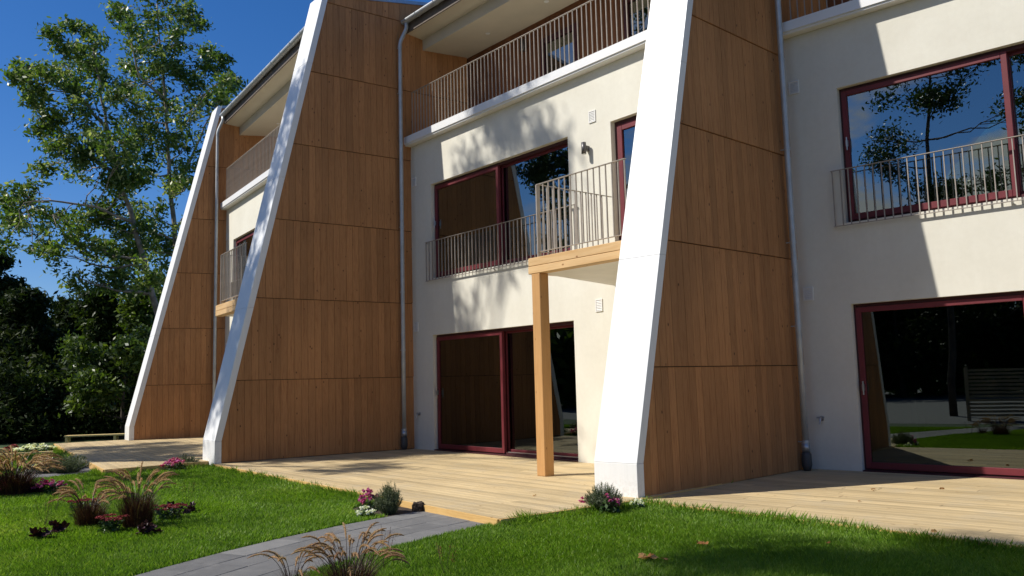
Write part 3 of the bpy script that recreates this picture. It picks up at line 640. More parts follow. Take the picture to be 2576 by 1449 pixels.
# ------------------------------------------------------------------ trees
def wpt(u, v, dist):
    d = fwd+rgt*(u-1288)/FPX-upv*(v-724.5)/FPX; d = d/np.hypot(d[0], d[1]); return CAM+d*dist
def jitter_line(a, b, n, amp):
    a, b = np.array(a), np.array(b); L = np.linalg.norm(b-a); pts = [a+(b-a)*k/n for k in range(n+1)]
    return [p+(rng.normal(size=3)*amp*L*(0 if k in (0, n) else 1)) for k, p in enumerate(pts)]
def tree(name, label, cat, trunks, blobs, leafmat_, bark, lsize, per, clump=.3, nclump=9, twig=True, group=None, up=.3):
    """trunks: list of (points, r0, r1); blobs: (centre, radius, weight)"""
    base = trunks[0][0][0]; T = thing(name, label, cat, tuple(base), 0, group); base = np.array(base)
    tk = MB(); ctl = []
    for pts, r0, r1 in trunks:
        pts = [np.array(p, float)-base for p in pts]; fine = []
        for i in range(len(pts)-1):
            seg = jitter_line(pts[i], pts[i+1], 4, .012); fine += seg[:-1]
        fine.append(pts[-1]); rr = [r0+(r1-r0)*k/(len(fine)-1) for k in range(len(fine))]
        tk.tube(fine, rr, 9); ctl += [(p, r_) for p, r_ in zip(fine, rr)]
    tk.build('trunk', bark, T, True)
    br = MB(); P = []; tones = []
    ctp = np.array([c[0] for c in ctl])
    for c, rad, wgt in blobs:
        c = np.array(c)-base
        dd = np.linalg.norm(ctp-c, axis=1)+1.2*np.maximum(0, ctp[:, 2]-(c[2]-rad*.3)); i = int(np.argmin(dd))
        s, r0 = ctl[i]; bend = (s+c)/2+np.array([0, 0, -.06*np.linalg.norm(c-s)])
        ln = jitter_line(s, bend, 3, .04)[:-1]+jitter_line(bend, c, 3, .04)
        rb = min(r0*.55, .012+.02*np.linalg.norm(c-s)); br.tube(ln, [rb*(1-.75*k/6) for k in range(7)], 5, False)
        nc = int(nclump*wgt)
        for k in range(nc):
            d = unit(rng.normal(size=3)); q = c+d*rad*(.25+.75*rng.random()**.6)*np.array([1, 1, .8])
            if twig and k % 2 == 0: br.tube([c*.6+s*.4, (c+q)/2+rng.normal(size=3)*.08*rad, q], [.012, .008, .004], 3, False)
            n = int(per*(.6+.8*rng.random())); ax = unit(q-c)
            pp = q+rng.normal(size=(n, 3))*clump*np.array([1, 1, .75])+ax*rng.normal(size=(n, 1))*clump*.5
            P.append(pp); tones.append(np.clip(rng.normal(.42, .30, n)+rng.normal(0, .12), 0, 1))
    br.build('branch', bark, T, True)
    P = np.concatenate(P); V = leaves(P, lsize, up); quads('crown', V, leafmat_, T, tone=np.concatenate(tones)); return T
def blobs_px(L, d0, dd=1.2):
    out = []
    for u, v, r_ in L:
        out.append((wpt(u, v, d0+rng.normal()*dd), r_/FPX*d0*1.06, max(.4, (r_/50)**2)))
    return out
# poplars behind the far house
TD = 29.0
tA = [wpt(405, 945, TD), wpt(400, 800, TD), wpt(368, 680, TD), wpt(335, 560, TD), wpt(298, 440, TD), wpt(272, 330, TD), wpt(252, 230, TD), wpt(235, 120, TD)]
tA[0][2] = -.05
brA = [([wpt(335, 560, TD), wpt(240, 520, TD-1), wpt(130, 505, TD-1.5), wpt(60, 510, TD-2)], .05, .012), ([wpt(298, 440, TD), wpt(215, 390, TD), wpt(150, 330, TD+.5)], .07, .02), ([wpt(272, 330, TD), wpt(200, 240, TD-.5), wpt(160, 140, TD)], .06, .015)]
tree('poplar_tree', 'tall poplar with its pale slanting trunk, leftmost above the dark trees', 'tree', [(tA, .12, .025)]+brA,
     blobs_px([(105, 205, 48), (150, 142, 42), (185, 118, 34), (235, 118, 32), (95, 245, 30), (150, 215, 60), (215, 170, 60), (240, 260, 60), (170, 300, 55), (120, 290, 35), (230, 350, 60), (150, 380, 50), (110, 415, 32), (200, 430, 40), (270, 420, 60),
               (40, 490, 42), (85, 475, 32), (25, 560, 38), (70, 560, 45), (130, 540, 42), (30, 610, 28), (95, 620, 28), (170, 560, 45), (235, 540, 50), (150, 640, 38), (210, 620, 50), (270, 640, 55), (200, 700, 34), (270, 560, 50), (300, 500, 50), (330, 640, 50), (262, 705, 42), (310, 725, 50), (285, 350, 40), (262, 200, 40), (300, 400, 45), (320, 470, 45), (345, 590, 45), (370, 680, 45), (330, 440, 40), (240, 150, 35), (133, 80, 13), (181, 66, 12), (222, 76, 13), (58, 170, 14), (40, 195, 12), (75, 262, 14), (100, 330, 15), (8, 500, 14)], TD, 1.1),
     'aspen', 'bark', .085, 76, clump=.16, nclump=7.5, group='poplars behind the far house')
tB = [wpt(455, 960, TD+1.5), wpt(450, 800, TD+1.5), wpt(442, 640, TD+1.5), wpt(430, 500, TD+1.5), wpt(422, 380, TD+1.5), wpt(415, 250, TD+1.5), wpt(405, 130, TD+1.5), wpt(395, 10, TD+1.5)]
tB[0][2] = -.05
brB = [([wpt(430, 500, TD+1.5), wpt(480, 400, TD+2), wpt(530, 290, TD+2)], .07, .02), ([wpt(415, 250, TD+1.5), wpt(350, 190, TD+1), wpt(330, 110, TD+1)], .05, .015)]
tree('poplar_tree', 'taller poplar with upright trunk, right beside the far house roof', 'tree', [(tB, .115, .02)]+brB,
     blobs_px([(305, 45, 22), (320, 75, 25), (370, 50, 42), (420, -10, 42), (440, 35, 42), (470, 50, 22), (400, 100, 52), (350, 130, 48), (330, 170, 32), (450, 110, 40), (420, 170, 60), (360, 210, 55), (470, 170, 38), (300, 215, 30), (310, 250, 40), (490, 220, 45), (520, 170, 25), (530, 145, 20), (545, 210, 30), (572, 218, 20), (430, 270, 60), (350, 300, 60), (500, 290, 50), (545, 260, 38), (400, 370, 65), (470, 370, 55), (300, 340, 50), (350, 430, 55), (440, 460, 60), (500, 440, 40), (390, 540, 55), (470, 540, 45), (370, 620, 50), (440, 620, 50), (400, 700, 50), (350, 560, 45), (560, 250, 20), (520, 330, 40), (297, 20, 12), (478, 28, 14), (528, 128, 12), (560, 152, 13), (586, 203, 11), (552, 175, 15), (292, 240, 14), (500, 60, 13)], TD+1.5, 1.1),
     'aspen', 'bark', .085, 76, clump=.16, nclump=7.5, group='poplars behind the far house')
# dark wood on the left
def round_tree(label, u, vtop, vbot, wpx, d, mat, n, per, ls, seed=0, group='dark trees at the left edge', lay=5):
    base = wpt(u, 960, d); base[2] = -.05; top = wpt(u, vtop, d)
    hz = top[2]; pts = [base, base+np.array([.1, .1, hz*.4]), np.array([base[0], base[1], hz*.8])]
    bl = []; rr = wpx/FPX*d
    z0 = wpt(u, vbot, d)[2]
    for k in range(n):
        t = (k+.5)/n; z = z0+(hz-z0)*t; prof = math.sin(math.pi*min(1, .25+.72*t))**.6 if t < .8 else max(.15, (1-t)*3.6)
        a = rng.random()*6.28; rho = rr*prof*(.35+.6*rng.random())
        bl.append((np.array([base[0]+math.cos(a)*rho, base[1]+math.sin(a)*rho, z]), rr*.42, 1.0))
    return tree('broadleaf_tree', label, 'tree', [(pts, .16, .05)], bl, mat, 'barkdark', ls, per, clump=rr*.14, nclump=8, group=group)
round_tree('dark broadleaf tree at the left edge of the picture, tallest of the dark ones', -45, 640, 1100, 70, 38, 'darkleaf', 26, 230, .11)
round_tree('dark tree with rounded top just right of the left edge tree', 60, 752, 1110, 75, 36, 'darkleaf', 24, 230, .11)
round_tree('dark tree standing behind the gap between the poplar and the left trees', 165, 790, 1110, 90, 40, 'darkleaf', 22, 230, .12)
round_tree('mid green tree under the poplar crowns, catching sun on its left side', 250, 745, 1100, 80, 34, 'midleaf', 22, 170, .10)
round_tree('leafy tree directly behind the white edge of the far fin', 355, 740, 1100, 85, 33, 'bushleaf', 22, 170, .10)
round_tree('dark tree behind the far house, seen only between the poplar trunks', 440, 800, 1100, 90, 42, 'darkleaf', 18, 200, .12)
def bush(label, x, y, r_, h, mat, n, ls, group):
    bl = []
    for k in range(n):
        a = rng.random()*6.28; rho = r_*rng.random()**.5; z = h*(.15+.75*rng.random()*(1-(rho/r_)**2*.5))
        bl.append((np.array([x+rho*math.cos(a), y+rho*math.sin(a), z]), r_*.3, 1))
    return tree('bush', label, 'bush', [([(x, y, -.05), (x+.05, y, h*.5)], .06, .03)], bl, mat, 'barkdark', ls, 120, clump=r_*.12, nclump=6, group=group)
p = wpt(230, 960, 27); bush('mid green bush in front of the dark wood, right of the low pine bench', p[0], p[1], 1.5, 3.4, 'midleaf', 16, .08, 'bushes in front of the wood')
p = wpt(120, 960, 29); bush('dark low bush behind the pine steps at the left', p[0], p[1], 1.9, 2.3, 'darkleaf', 16, .09, 'bushes in front of the wood')
p = wpt(15, 960, 28); bush('dark bush at the very left edge of the lawn', p[0], p[1], 1.6, 2.6, 'darkleaf', 14, .09, 'bushes in front of the wood')
p = wpt(310, 960, 26); bush('green bush touching the foot of the far white fin', p[0], p[1], 1.2, 4.2, 'bushleaf', 16, .08, 'bushes in front of the wood')
# far wood closing the horizon
wp = []
for k in range(420):
    a = R(rng.uniform(95, 215)); d = rng.uniform(48, 62); wp.append([CAM[0]+math.cos(a)*d, CAM[1]+math.sin(a)*d, rng.uniform(0, 5.5)])
wp = np.array(wp); P = (wp[:, None, :]+rng.normal(size=(len(wp), 110, 3))*np.array([1.1, 1.1, .8])).reshape(-1, 3); P = P[P[:, 2] > 0]
kind(quads('distant_wood', leaves(P, .26), 'darkleaf', tone=np.clip(rng.normal(.35, .2, len(P)), 0, 1)), 'stuff')
wp = []
for k in range(900):
    a = R(rng.uniform(196, 345)); d = rng.uniform(30, 36); wp.append([CAM[0]+math.cos(a)*d, CAM[1]+math.sin(a)*d, rng.uniform(0, 5.2+1.8*math.sin(a*9)+1.2*math.sin(a*23))])
wp = np.array(wp); P = (wp[:, None, :]+rng.normal(size=(len(wp), 90, 3))*np.array([1.0, 1.0, .8])).reshape(-1, 3); P = P[P[:, 2] > 0]
kind(quads('distant_wood', leaves(P, .34), 'bushleaf', tone=np.clip(rng.normal(.4, .25, len(P)), 0, 1)), 'stuff')
wp = []
for k in range(260):
    u = rng.uniform(-120, 330); q = wpt(u, 960, rng.uniform(26.0, 29)); wp.append([q[0], q[1], rng.uniform(0, .75)])
wp = np.array(wp); P = (wp[:, None, :]+rng.normal(size=(len(wp), 60, 3))*np.array([.3, .3, .16])).reshape(-1, 3); P = P[P[:, 2] > 0]
kind(quads('undergrowth', leaves(P, .075), 'darkleaf', tone=np.clip(rng.normal(.5, .3, len(P)), 0, 1)), 'stuff')
# oaks on the near side: they shade the fins and stand in the window reflections
def oak(label, base, h, blobs, per=110, lsz=.085, r0=.32):
    b = np.array(base, float); pts = [b, b+np.array([.1, -.1, h*.3]), b+np.array([-.1, .2, h*.6]), b+np.array([.2, 0, h*.9])]
    return tree('oak_tree', label, 'tree', [(pts, r0, r0*.25)], blobs, 'oak', 'barkdark', lsz, per, clump=.2, nclump=8, group='oaks on the near side of the lawn')
bl = []
for q in [(-2.5, -9.3, 16.1), (-2.0, -9.0, 16.6), (-3.0, -9.3, 15.2), (-10.5, -12, 10.5), (-9.8, -11.5, 9.5), (-8, -11.4, 9.2), (-7, -11.2, 8.8), (-11.5, -12.4, 11), (-9, -10.8, 9), (-8.2, -10.4, 9), (-10, -11, 10.2), (-3.4, -9.3, 15.6), (-2.6, -9.8, 12.2), (-5.2, -10.4, 11.2), (-4.6, -9.9, 9.6), (-6.6, -10.8, 8.4), (-7.4, -11.6, 10.5), (-8.6, -12.6, 9.6), (-9.2, -12.9, 11.5), (-6.2, -12.6, 13.5), (-7.6, -12.2, 12.6), (-3.6, -11.6, 8.2), (-5.6, -11.0, 6.6), (-8.9, -11.8, 7.6), (-10.2, -12.4, 9), (-2.4, -11.2, 10.3), (-5.4, -9.7, 13.0), (-4.9, -10.8, 12), (-4.6, -10.2, 14.2), (-4.8, -9.7, 16), (-5.2, -11.3, 10), (-9.5, -11.6, 6.0)]:
    bl.append((np.array(q)+rng.normal(size=3)*.2, .8, .8))
oak('oak out of frame to the left whose shade dapples the fins', (-6.5, -12.5, G), 15, bl)
bl = []
for q in [(6.6, -13.6, 9.2), (7.4, -13.2, 8.4), (8.4, -13.4, 9.6), (9.1, -13.6, 8.2), (8.8, -13.3, 6.6), (6.2, -14.2, 7.6), (5.2, -14.8, 8.6), (5, -13.6, 12), (5.3, -12.2, 11), (6.2, -12.0, 11.2), (5.4, -12.7, 11.3), (4.9, -12.1, 10.7), (6.8, -12.4, 11.6), (5.9, -12.1, 11.2), (4.7, -12.9, 11), (6.4, -14, 11.5), (7.8, -14.6, 11.2), (9.4, -14.4, 10.5), (7.7, -13.4, 6.2), (6.8, -13.5, 6.0), (10.2, -14, 8.6), (9.6, -13.4, 6.4), (8.6, -15, 5.0), (6.2, -15.2, 5.2)]:
    bl.append((np.array(q)+rng.normal(size=3)*.2, .75, .8))
oak('oak behind the photographer mirrored in the upper right window', (7.0, -14.2, G), 12, bl, lsz=.065, per=150, r0=.11)
for i, (x, y, h) in enumerate([(2, -34, 7), (9, -38, 8), (-6, -36, 7), (17, -36, 8), (-16, -38, 8), (25, -34, 7), (-26, -34, 7)]):
    bl = [(np.array([x+rng.normal()*2, y+rng.normal()*1.5, h*(.2+.7*rng.random())]), 1.3, 1) for k in range(14)]
    tree('broadleaf_tree', ['dark tree across the gravel yard', 'tree across the gravel yard, taller and broad', 'left hand tree across the gravel yard', 'right hand tree across the gravel yard', 'leftmost tree across the gravel yard', 'rightmost tree across the gravel yard', 'tree farthest left beyond the gravel yard'][i], 'tree', [([(x, y, G), (x, y, h*.7)], .2, .06)], bl, 'darkleaf', 'barkdark', .16, 90, clump=.5, nclump=8, group='trees across the yard')
# slatted screen behind the photographer, mirrored in the ground floor glass
sc = thing('slatted_screen', 'horizontal slat privacy screen mirrored in the right glass door', 'screen', (7.7, -11.6, G))
for x in (0, 1.6, 3.2): MB().box(x-.04, x+.04, -.04, .04, 0, 1.36).build('post', 'screen', sc)
o0 = None
for k in range(13):
    if o0 is None: o0 = MB().box(.041, 3.159, -.012, .012, 0, .06).build('slat', 'screen', sc); o0.location = (0, 0, .12)
    else: inst(o0, parent=sc, loc=(0, 0, .12+.094*k))

# ------------------------------------------------------------------ low pine bench and steps on the far left
c = wpt(236, 1106, 24.2)
bn = thing('low_bench', 'low pine bench rail beside the foot of the far white fin', 'bench', (-10.15, -2.95, -.03), R(62))
MB().box(-.9, 1.0, -.16, .16, .17, .205).build('seat_board', 'bench', bn)
for x in (-.85, .3, .95):
    MB().box(x-.03, x+.03, -.14, -.08, 0, .168).build('leg', 'bench', bn); MB().box(x-.03, x+.03, .08, .14, 0, .168).build('leg', 'bench', bn)
MB().box(-.7, .7, -.05, .05, .0, .04).build('foot_board', 'bench', bn)
for i, (z, u0, u1, v) in enumerate(((.10, -60, 150, 1117), (.03, -60, 150, 1127))):
    st = thing('pine_step', ['upper pine edging step at the left edge of the lawn', 'lower pine edging step at the left edge of the lawn'][i], 'step', (0, 0, 0), 0, 'pine steps at the far left')
    a, b = wpt(-60, v, 21.6-i*.8), wpt(133, v, 21.6-i*.8); a[2] = b[2] = z; d = unit(b-a)*.0; n = np.array([-(b-a)[1], (b-a)[0], 0]); n = unit(n)*.14
    MB().prism([a, b, b+n, a+n], (0, 0, -.035), (0, 0, 0)).build('tread', 'bench', st)
    MB().prism([a+n*.1, b+n*.1, b+n*.3, a+n*.3], (0, 0, -.12), (0, 0, -.036)).build('riser', 'bench', st)

# ------------------------------------------------------------------ planting
def arcs(n, x, y, r0, h, spread, wd, curl=.5):
    """arching blades as ribbons of 4 quads"""
    out = []
    a = rng.random(n)*6.28; rr = r0*np.sqrt(rng.random(n)); H = h*(.32+.68*rng.random(n)); sp = spread*(.2+.8*rng.random(n))
    px, py = x+rr*np.cos(a), y+rr*np.sin(a); a2 = a+rng.normal(0, .5, n); side = np.stack([-np.sin(a2), np.cos(a2), np.zeros(n)], 1)*wd
    prev = None
    for k in range(6):
        t = k/5; c = np.stack([px+np.cos(a2)*sp*t**1.8, py+np.sin(a2)*sp*t**1.8, G+H*(t-curl*.45*t**3*1.1)], 1); w_ = side*(1-.85*t)
        cur = (c-w_, c+w_)
        if prev is not None: out.append(np.stack([prev[0], prev[1], cur[1], cur[0]], 1))
        prev = cur
    return np.concatenate(out)
def local(V, x, y, z=G): return V-np.array([x, y, z])
def fountain(label, x, y, h, r_, nb, npl, scale=1., darkpl=0, spread=1.):
    T = thing('fountain_grass', label, 'ornamental grass', (x, y, G), 0, 'fountain grass clumps')
    V = arcs(int(nb*.6), x, y, r_*.5, h*.84, h*.6*spread, .0019*scale); nb = int(nb*.6)
    quads('foliage', local(V, x, y), 'burg', T, tone=np.repeat((rng.random(nb)**1.8)[None, :], 5, 0).reshape(-1))
    for k in range(npl):
        a = rng.random()*6.28; rr = r_*.35*math.sqrt(rng.random()); H = h*(.62+.38*rng.random()); sp = h*(.12+.5*rng.random())*spread; L = .11+.06*rng.random()
        base = np.array([rr*math.cos(a), rr*math.sin(a), 0]); dirv = np.array([math.cos(a), math.sin(a), 0])
        stem = [base+dirv*sp*t**2+np.array([0, 0, H*(t-.12*t**3)]) for t in np.linspace(0, 1, 7)]
        tip = stem[-1]; tv = unit(stem[-1]-stem[-2]); pl = [tip]
        for q in range(6):
            tv = unit(tv+np.array([0, 0, -.16-.10*rng.random()])+dirv*.08); pl.append(pl[-1]+tv*L/6*scale)
        n = 150; t = rng.random(n); idx = np.clip((t*6).astype(int), 0, 5); pa = np.array(pl); c = pa[idx]+(pa[idx+1]-pa[idx])*((t*6)-idx)[:, None]
        ax = unit(pa[idx+1]-pa[idx]); d = unit(rng.normal(size=(n, 3))+ax*.9); ln = (.012+.010*rng.random(n))*np.sin(np.pi*np.clip(t*.9+.12, 0, 1))*scale; sd_ = unit(np.cross(d, rng.normal(size=(n, 3))))*.0013*scale
        Vp = np.stack([c-sd_, c+sd_, c+d*ln[:, None]+sd_*.3, c+d*ln[:, None]-sd_*.3], 1)
        m_ = MB().tube(pl, [.003*scale]+[.0048*scale]*5+[.0015], 6)
        core = m_.build('plume', 'plume', T); me = core.data; at = me.attributes.new('tone', 'FLOAT', 'POINT'); at.data.foreach_set('value', [.3+.3*rng.random()-(.3 if rng.random() < darkpl else 0)]*len(me.vertices))
        quads('bristles', Vp, 'plume', core, tone=np.clip(rng.normal(.6, .2, n)-(.45 if rng.random() < darkpl else 0), 0, 1))
        MB().tube(stem, .0012*scale+.0006, 4, False).build('stem', 'burg', T)
    return T
def mound(name, label, cat, x, y, r_, h, nleaf, lmat, lsize, fmat=None, nfl=0, fr=.02, fz=.8, group=None, petals=6, ftop=False):
    T = thing(name, label, cat, (x, y, G), 0, group)
    a = rng.random(nleaf)*6.28; rr = r_*np.sqrt(rng.random(nleaf)); z = h*np.sqrt(np.clip(1-(rr/r_)**2, 0, 1))*(.15+.8*rng.random(nleaf))
    P = np.stack([rr*np.cos(a), rr*np.sin(a), z], 1); quads('foliage', leaves(P, lsize, .8, 1.1), lmat, T, tone=rng.random(nleaf))
    for k in range(nfl):
        aa = rng.random()*6.28; q = r_*.95*math.sqrt(rng.random()); zz = h*(fz+.35*rng.random())*math.sqrt(max(.15, 1-(q/r_)**2*.8))
        c = np.array([q*math.cos(aa), q*math.sin(aa), zz]); n = petals*3; d = unit(rng.normal(size=(n, 3))+np.array([0, 0, .9]))
        quads('flower', leaves(c+d*fr*(.3+.5*rng.random((n, 1)))*(np.array([1, 1, .35]) if ftop else 1), fr*.55, 1.2 if ftop else .2, 1.2), fmat, T, tone=np.clip(rng.normal(.5, .25, n), 0, 1))
        if zz > .05: MB().tube([(c[0]*.5, c[1]*.5, .0), (c[0], c[1], zz-.004)], .0018, 4, False).build('stem', 'lowleaf', T)
    return T
def sedum(label, x, y, r_, h, heads):
    T = thing('sedum_plant', label, 'flowering plant', (x, y, G), 0, 'red sedum heads in the border')
    n = 240; a = rng.random(n)*6.28; rr = r_*.8*np.sqrt(rng.random(n)); P = np.stack([rr*np.cos(a), rr*np.sin(a), h*.85*rng.random(n)], 1)
    quads('foliage', leaves(P, .02, .5, 1.2), 'lowleaf', T, tone=rng.random(n))
    for k in range(heads):
        aa = k*2.4; q = r_*math.sqrt((k+.5)/heads); c = np.array([q*math.cos(aa), q*math.sin(aa), h*(.85+.2*rng.random())]); m_ = 160
        b = rng.random(m_)*6.28; r2 = .032*np.sqrt(rng.random(m_)); pp = c+np.stack([r2*np.cos(b), r2*np.sin(b), .010*(1-(r2/.032)**2)+rng.normal(0, .002, m_)], 1)
        quads('flower_head', leaves(pp, .0062, 1, 1.3), 'sedum', T, tone=np.clip(rng.normal(.5, .25, m_), 0, 1))
        MB().tube([(c[0]*.4, c[1]*.4, 0), tuple(c-np.array([0, 0, .004]))], .003, 5, False).build('stem', 'lowleaf', T)
    return T
def heuchera(label, x, y, r_, n=26):
    T = thing('heuchera_plant', label, 'leafy plant', (x, y, G), 0, 'dark leaved plants in the border')
    for k in range(n):
        a = rng.random()*6.28; q = r_*math.sqrt(rng.random()); z = .03+.09*rng.random(); s = .028+.022*rng.random(); c = Vector((q*math.cos(a), q*math.sin(a), z))
        tl = Matrix.Rotation(rng.normal()*.5, 3, 'X') @ Matrix.Rotation(rng.normal()*.5, 3, 'Y')
        rim = [c+tl @ Vector((math.cos(t)*s*(1+.18*math.cos(5*t)), math.sin(t)*s*(1+.18*math.cos(5*t)), .008*math.cos(5*t))) for t in np.linspace(0, 2*math.pi, 20, endpoint=False)]
        mm = MB().mesh([c-Vector((0, 0, .006))]+rim, [(0, 1+i, 1+(i+1) % 20) for i in range(20)]).build('leaf', 'heuch', T)
        at = mm.data.attributes.new('tone', 'FLOAT', 'POINT'); at.data.foreach_set('value', [float(rng.random()**1.5)]*21)
    return T
def needle_bush(name, label, x, y, r_, h, nst, mat='lav', group='lavender bushes by the fins'):
    T = thing(name, label, 'shrub', (x, y, G), 0, group); out = []; tn = []
    st = MB()
    for k in range(nst):
        a = rng.random()*6.28; q = math.sqrt(rng.random()); H = h*(.6+.4*rng.random())*(1-.45*q*q); b = np.array([q*r_*.35*math.cos(a), q*r_*.35*math.sin(a), 0]); tp = np.array([q*r_*math.cos(a), q*r_*math.sin(a), H])
        st.tube([b, (b+tp)/2+np.array([0, 0, .02]), tp], .0016, 3, False)
        n = 42; t = .15+.85*rng.random(n); c = b+(tp-b)*t[:, None]; d = unit(rng.normal(size=(n, 3))+np.array([0, 0, 1.1])); ln = .020+.012*rng.random((n, 1)); sd_ = unit(np.cross(d, rng.normal(size=(n, 3))))*.0016
        out.append(np.stack([c-sd_, c+sd_, c+d*ln+sd_*.4, c+d*ln-sd_*.4], 1)); tn.append(np.clip(rng.normal(.4, .2, n)+.25*(t-.5), 0, 1))
    st.build('stems', 'lowleaf', T); quads('foliage', np.concatenate(out), mat, T, tone=np.concatenate(tn)); return T
def seedstalk(label, x, y, h, n=5):
    T = thing('seed_stalk', label, 'dry stalk', (x, y, G), 0, 'thin seed stalks in the border')
    for k in range(n):
        a = rng.random()*6.28; H = h*(.7+.3*rng.random()); t = np.array([.08*math.cos(a), .08*math.sin(a), H]); MB().tube([(0, 0, 0), tuple(t*.5+rng.normal(size=3)*.008), tuple(t)], .0012, 4, False).build('stem', 'burg', T)
        P = t*(1-.35*rng.random((26, 1)))+rng.normal(size=(26, 3))*.010; quads('seed_head', leaves(P, .004), 'sedum', T, tone=rng.random(26)*.5)
    return T
def gp(u, v, z=G):
    d = fwd+rgt*(u-1288)/FPX-upv*(v-724.5)/FPX; return CAM+d*(z-CAM[2])/d[2]
def gxy(u, v): q = gp(u, v); return float(q[0]), float(q[1])
fountain('tall fountain grass clump with tan plumes, right one of the pair on the left lawn', *gxy(345, 1332), .57, .25, 2300, 40, 1.35, spread=.52)
fountain('shorter fountain grass clump with tan plumes, left one of the pair on the left lawn', *gxy(225, 1328), .43, .24, 1800, 28, 1.35, spread=.62)
fountain('dense fountain grass clump at the left edge, plumes hanging to the right', *gxy(35, 1248), .55, .42, 2600, 90, 1.9, spread=.8)
fountain('fountain grass clump cut by the bottom edge beside the path, dark curled plumes', *gxy(880, 1505), .40, .28, 1700, 50, 1.05, darkpl=.5, spread=.72)
fountain('small fountain grass clump at the bottom edge, left of the curled plumes', *gxy(740, 1495), .27, .15, 500, 14, 1.0, darkpl=.4, spread=.8)
sedum('red flat topped sedum between the two fountain grass clumps', *gxy(277, 1345), .13, .16, 13)
sedum('red sedum on the right side of the tall fountain grass', *gxy(422, 1312), .15, .15, 12)
sedum('dark red sedum half hidden behind the left fountain grass clump', *gxy(212, 1305), .17, .19, 12)
mound('chrysanthemum_plant', 'magenta flower mound at the left edge below the dense grass', 'flowering plant', *gxy(10, 1250), .17, .17, 300, 'lowleaf', .02, 'magenta', 24, .035, .85, 'magenta mounds by the dense grass', ftop=True)
mound('chrysanthemum_plant', 'magenta flower mound right of the dense grass clump', 'flowering plant', *gxy(118, 1244), .17, .17, 300, 'lowleaf', .02, 'magenta', 24, .035, .85, 'magenta mounds by the dense grass', ftop=True)
mound('chrysanthemum_plant', 'small magenta flower mound nearest the narrow path', 'flowering plant', *gxy(142, 1240), .12, .15, 200, 'lowleaf', .02, 'magenta', 14, .03, .85, 'magenta mounds by the dense grass', ftop=True)
heuchera('dark purple leaves spreading right of the sedum toward open lawn', *gxy(455, 1298), .14, 24)
heuchera('dark purple leaves in front of the tall fountain grass', *gxy(372, 1352), .08, 15)
heuchera('dark purple leaves left of the shorter fountain grass', *gxy(145, 1347), .06, 10)
heuchera('dark reddish leaves, the lowest patch of the border at the left', *gxy(105, 1362), .07, 12)
heuchera('dark leaves in front of the dense grass clump at the left', *gxy(85, 1246), .12, 20)
seedstalk('thin reddish seed stalks left of the border, above dark leaves', *gxy(110, 1330), .36, 6)
seedstalk('thin seed stalks rising from the lawn right of the dark leaves', *gxy(470, 1292), .38, 5)
seedstalk('thin seed stalks standing in front of the narrow path', *gxy(140, 1290), .34, 4)
seedstalk('dark seed stalks in front of the path slabs by the curled plumes', *gxy(965, 1440), .34, 6)
seedstalk('rusty seed stalks at the lower edge of the right lawn', *gxy(1120, 1455), .22, 6)
mound('chrysanthemum_plant', 'cream white flower mound left of the dark bush by the narrow path', 'flowering plant', *gxy(110, 1192), .27, .22, 500, 'lowleaf', .025, 'creamp', 60, .05, .8, 'white flower mounds', ftop=True)
mound('chrysanthemum_plant', 'small cream flower mound behind the dark bush', 'flowering plant', *gxy(195, 1172), .20, .18, 300, 'lavender' if False else 'lowleaf', .025, 'creamp', 20, .04, .8, 'white flower mounds', ftop=True)
mound('chrysanthemum_plant', 'white flower mound farthest away, below the pine steps', 'flowering plant', *gxy(85, 1140), .42, .17, 400, 'lowleaf', .03, 'whitep', 44, .06, .8, 'white flower mounds', ftop=True)
mound('chrysanthemum_plant', 'dark red flower mound beside the farthest white flowers', 'flowering plant', *gxy(35, 1141), .22, .16, 300, 'lowleaf', .03, 'sedum', 22, .06, .8, 'white flower mounds', ftop=True)
needle_bush('lavender_bush', 'dark green dome shaped bush behind the narrow path', *gxy(168, 1192), .36, .34, 260, 'lav')
needle_bush('lavender_bush', 'lavender bush at the foot of the second white fin', *gxy(468, 1180), .22, .26, 150)
mound('cyclamen_plant', 'pink cyclamen in front of the second white fin', 'flowering plant', *gxy(437, 1186), .19, .16, 200, 'lowleaf', .025, 'magenta', 22, .035, .9, 'cyclamens by the fins')
needle_bush('lavender_bush', 'upright lavender bush beside the end of the pine step', *gxy(980, 1297), .155, .34, 190)
mound('cyclamen_plant', 'pink cyclamen left of the upright lavender bush', 'flowering plant', *gxy(928, 1290), .11, .22, 140, 'lowleaf', .022, 'magenta', 26, .024, .78, 'cyclamens by the fins')
mound('cyclamen_plant', 'white cyclamen low in front of the pink one', 'flowering plant', *gxy(920, 1306), .09, .10, 120, 'lowleaf', .022, 'whitep', 12, .024, .9, 'cyclamens by the fins')
needle_bush('lavender_bush', 'large grey green lavender bush in front of the brightest white fin', *gxy(1520, 1292), .20, .31, 260)
mound('cyclamen_plant', 'pink cyclamen left of the large lavender bush', 'flowering plant', *gxy(1473, 1284), .085, .10, 80, 'lowleaf', .02, 'magenta', 12, .022, .9, 'cyclamens by the fins')
mound('cyclamen_plant', 'pink cyclamen blooming in the middle of the large lavender bush', 'flowering plant', *gxy(1535, 1298), .10, .18, 160, 'lowleaf', .024, 'magenta', 9, .024, .8, 'cyclamens by the fins')
mound('cyclamen_plant', 'white cyclamen to the right of the large lavender bush', 'flowering plant', *gxy(1603, 1286), .08, .09, 120, 'lowleaf', .02, 'whitep', 8, .024, .95, 'cyclamens by the fins')
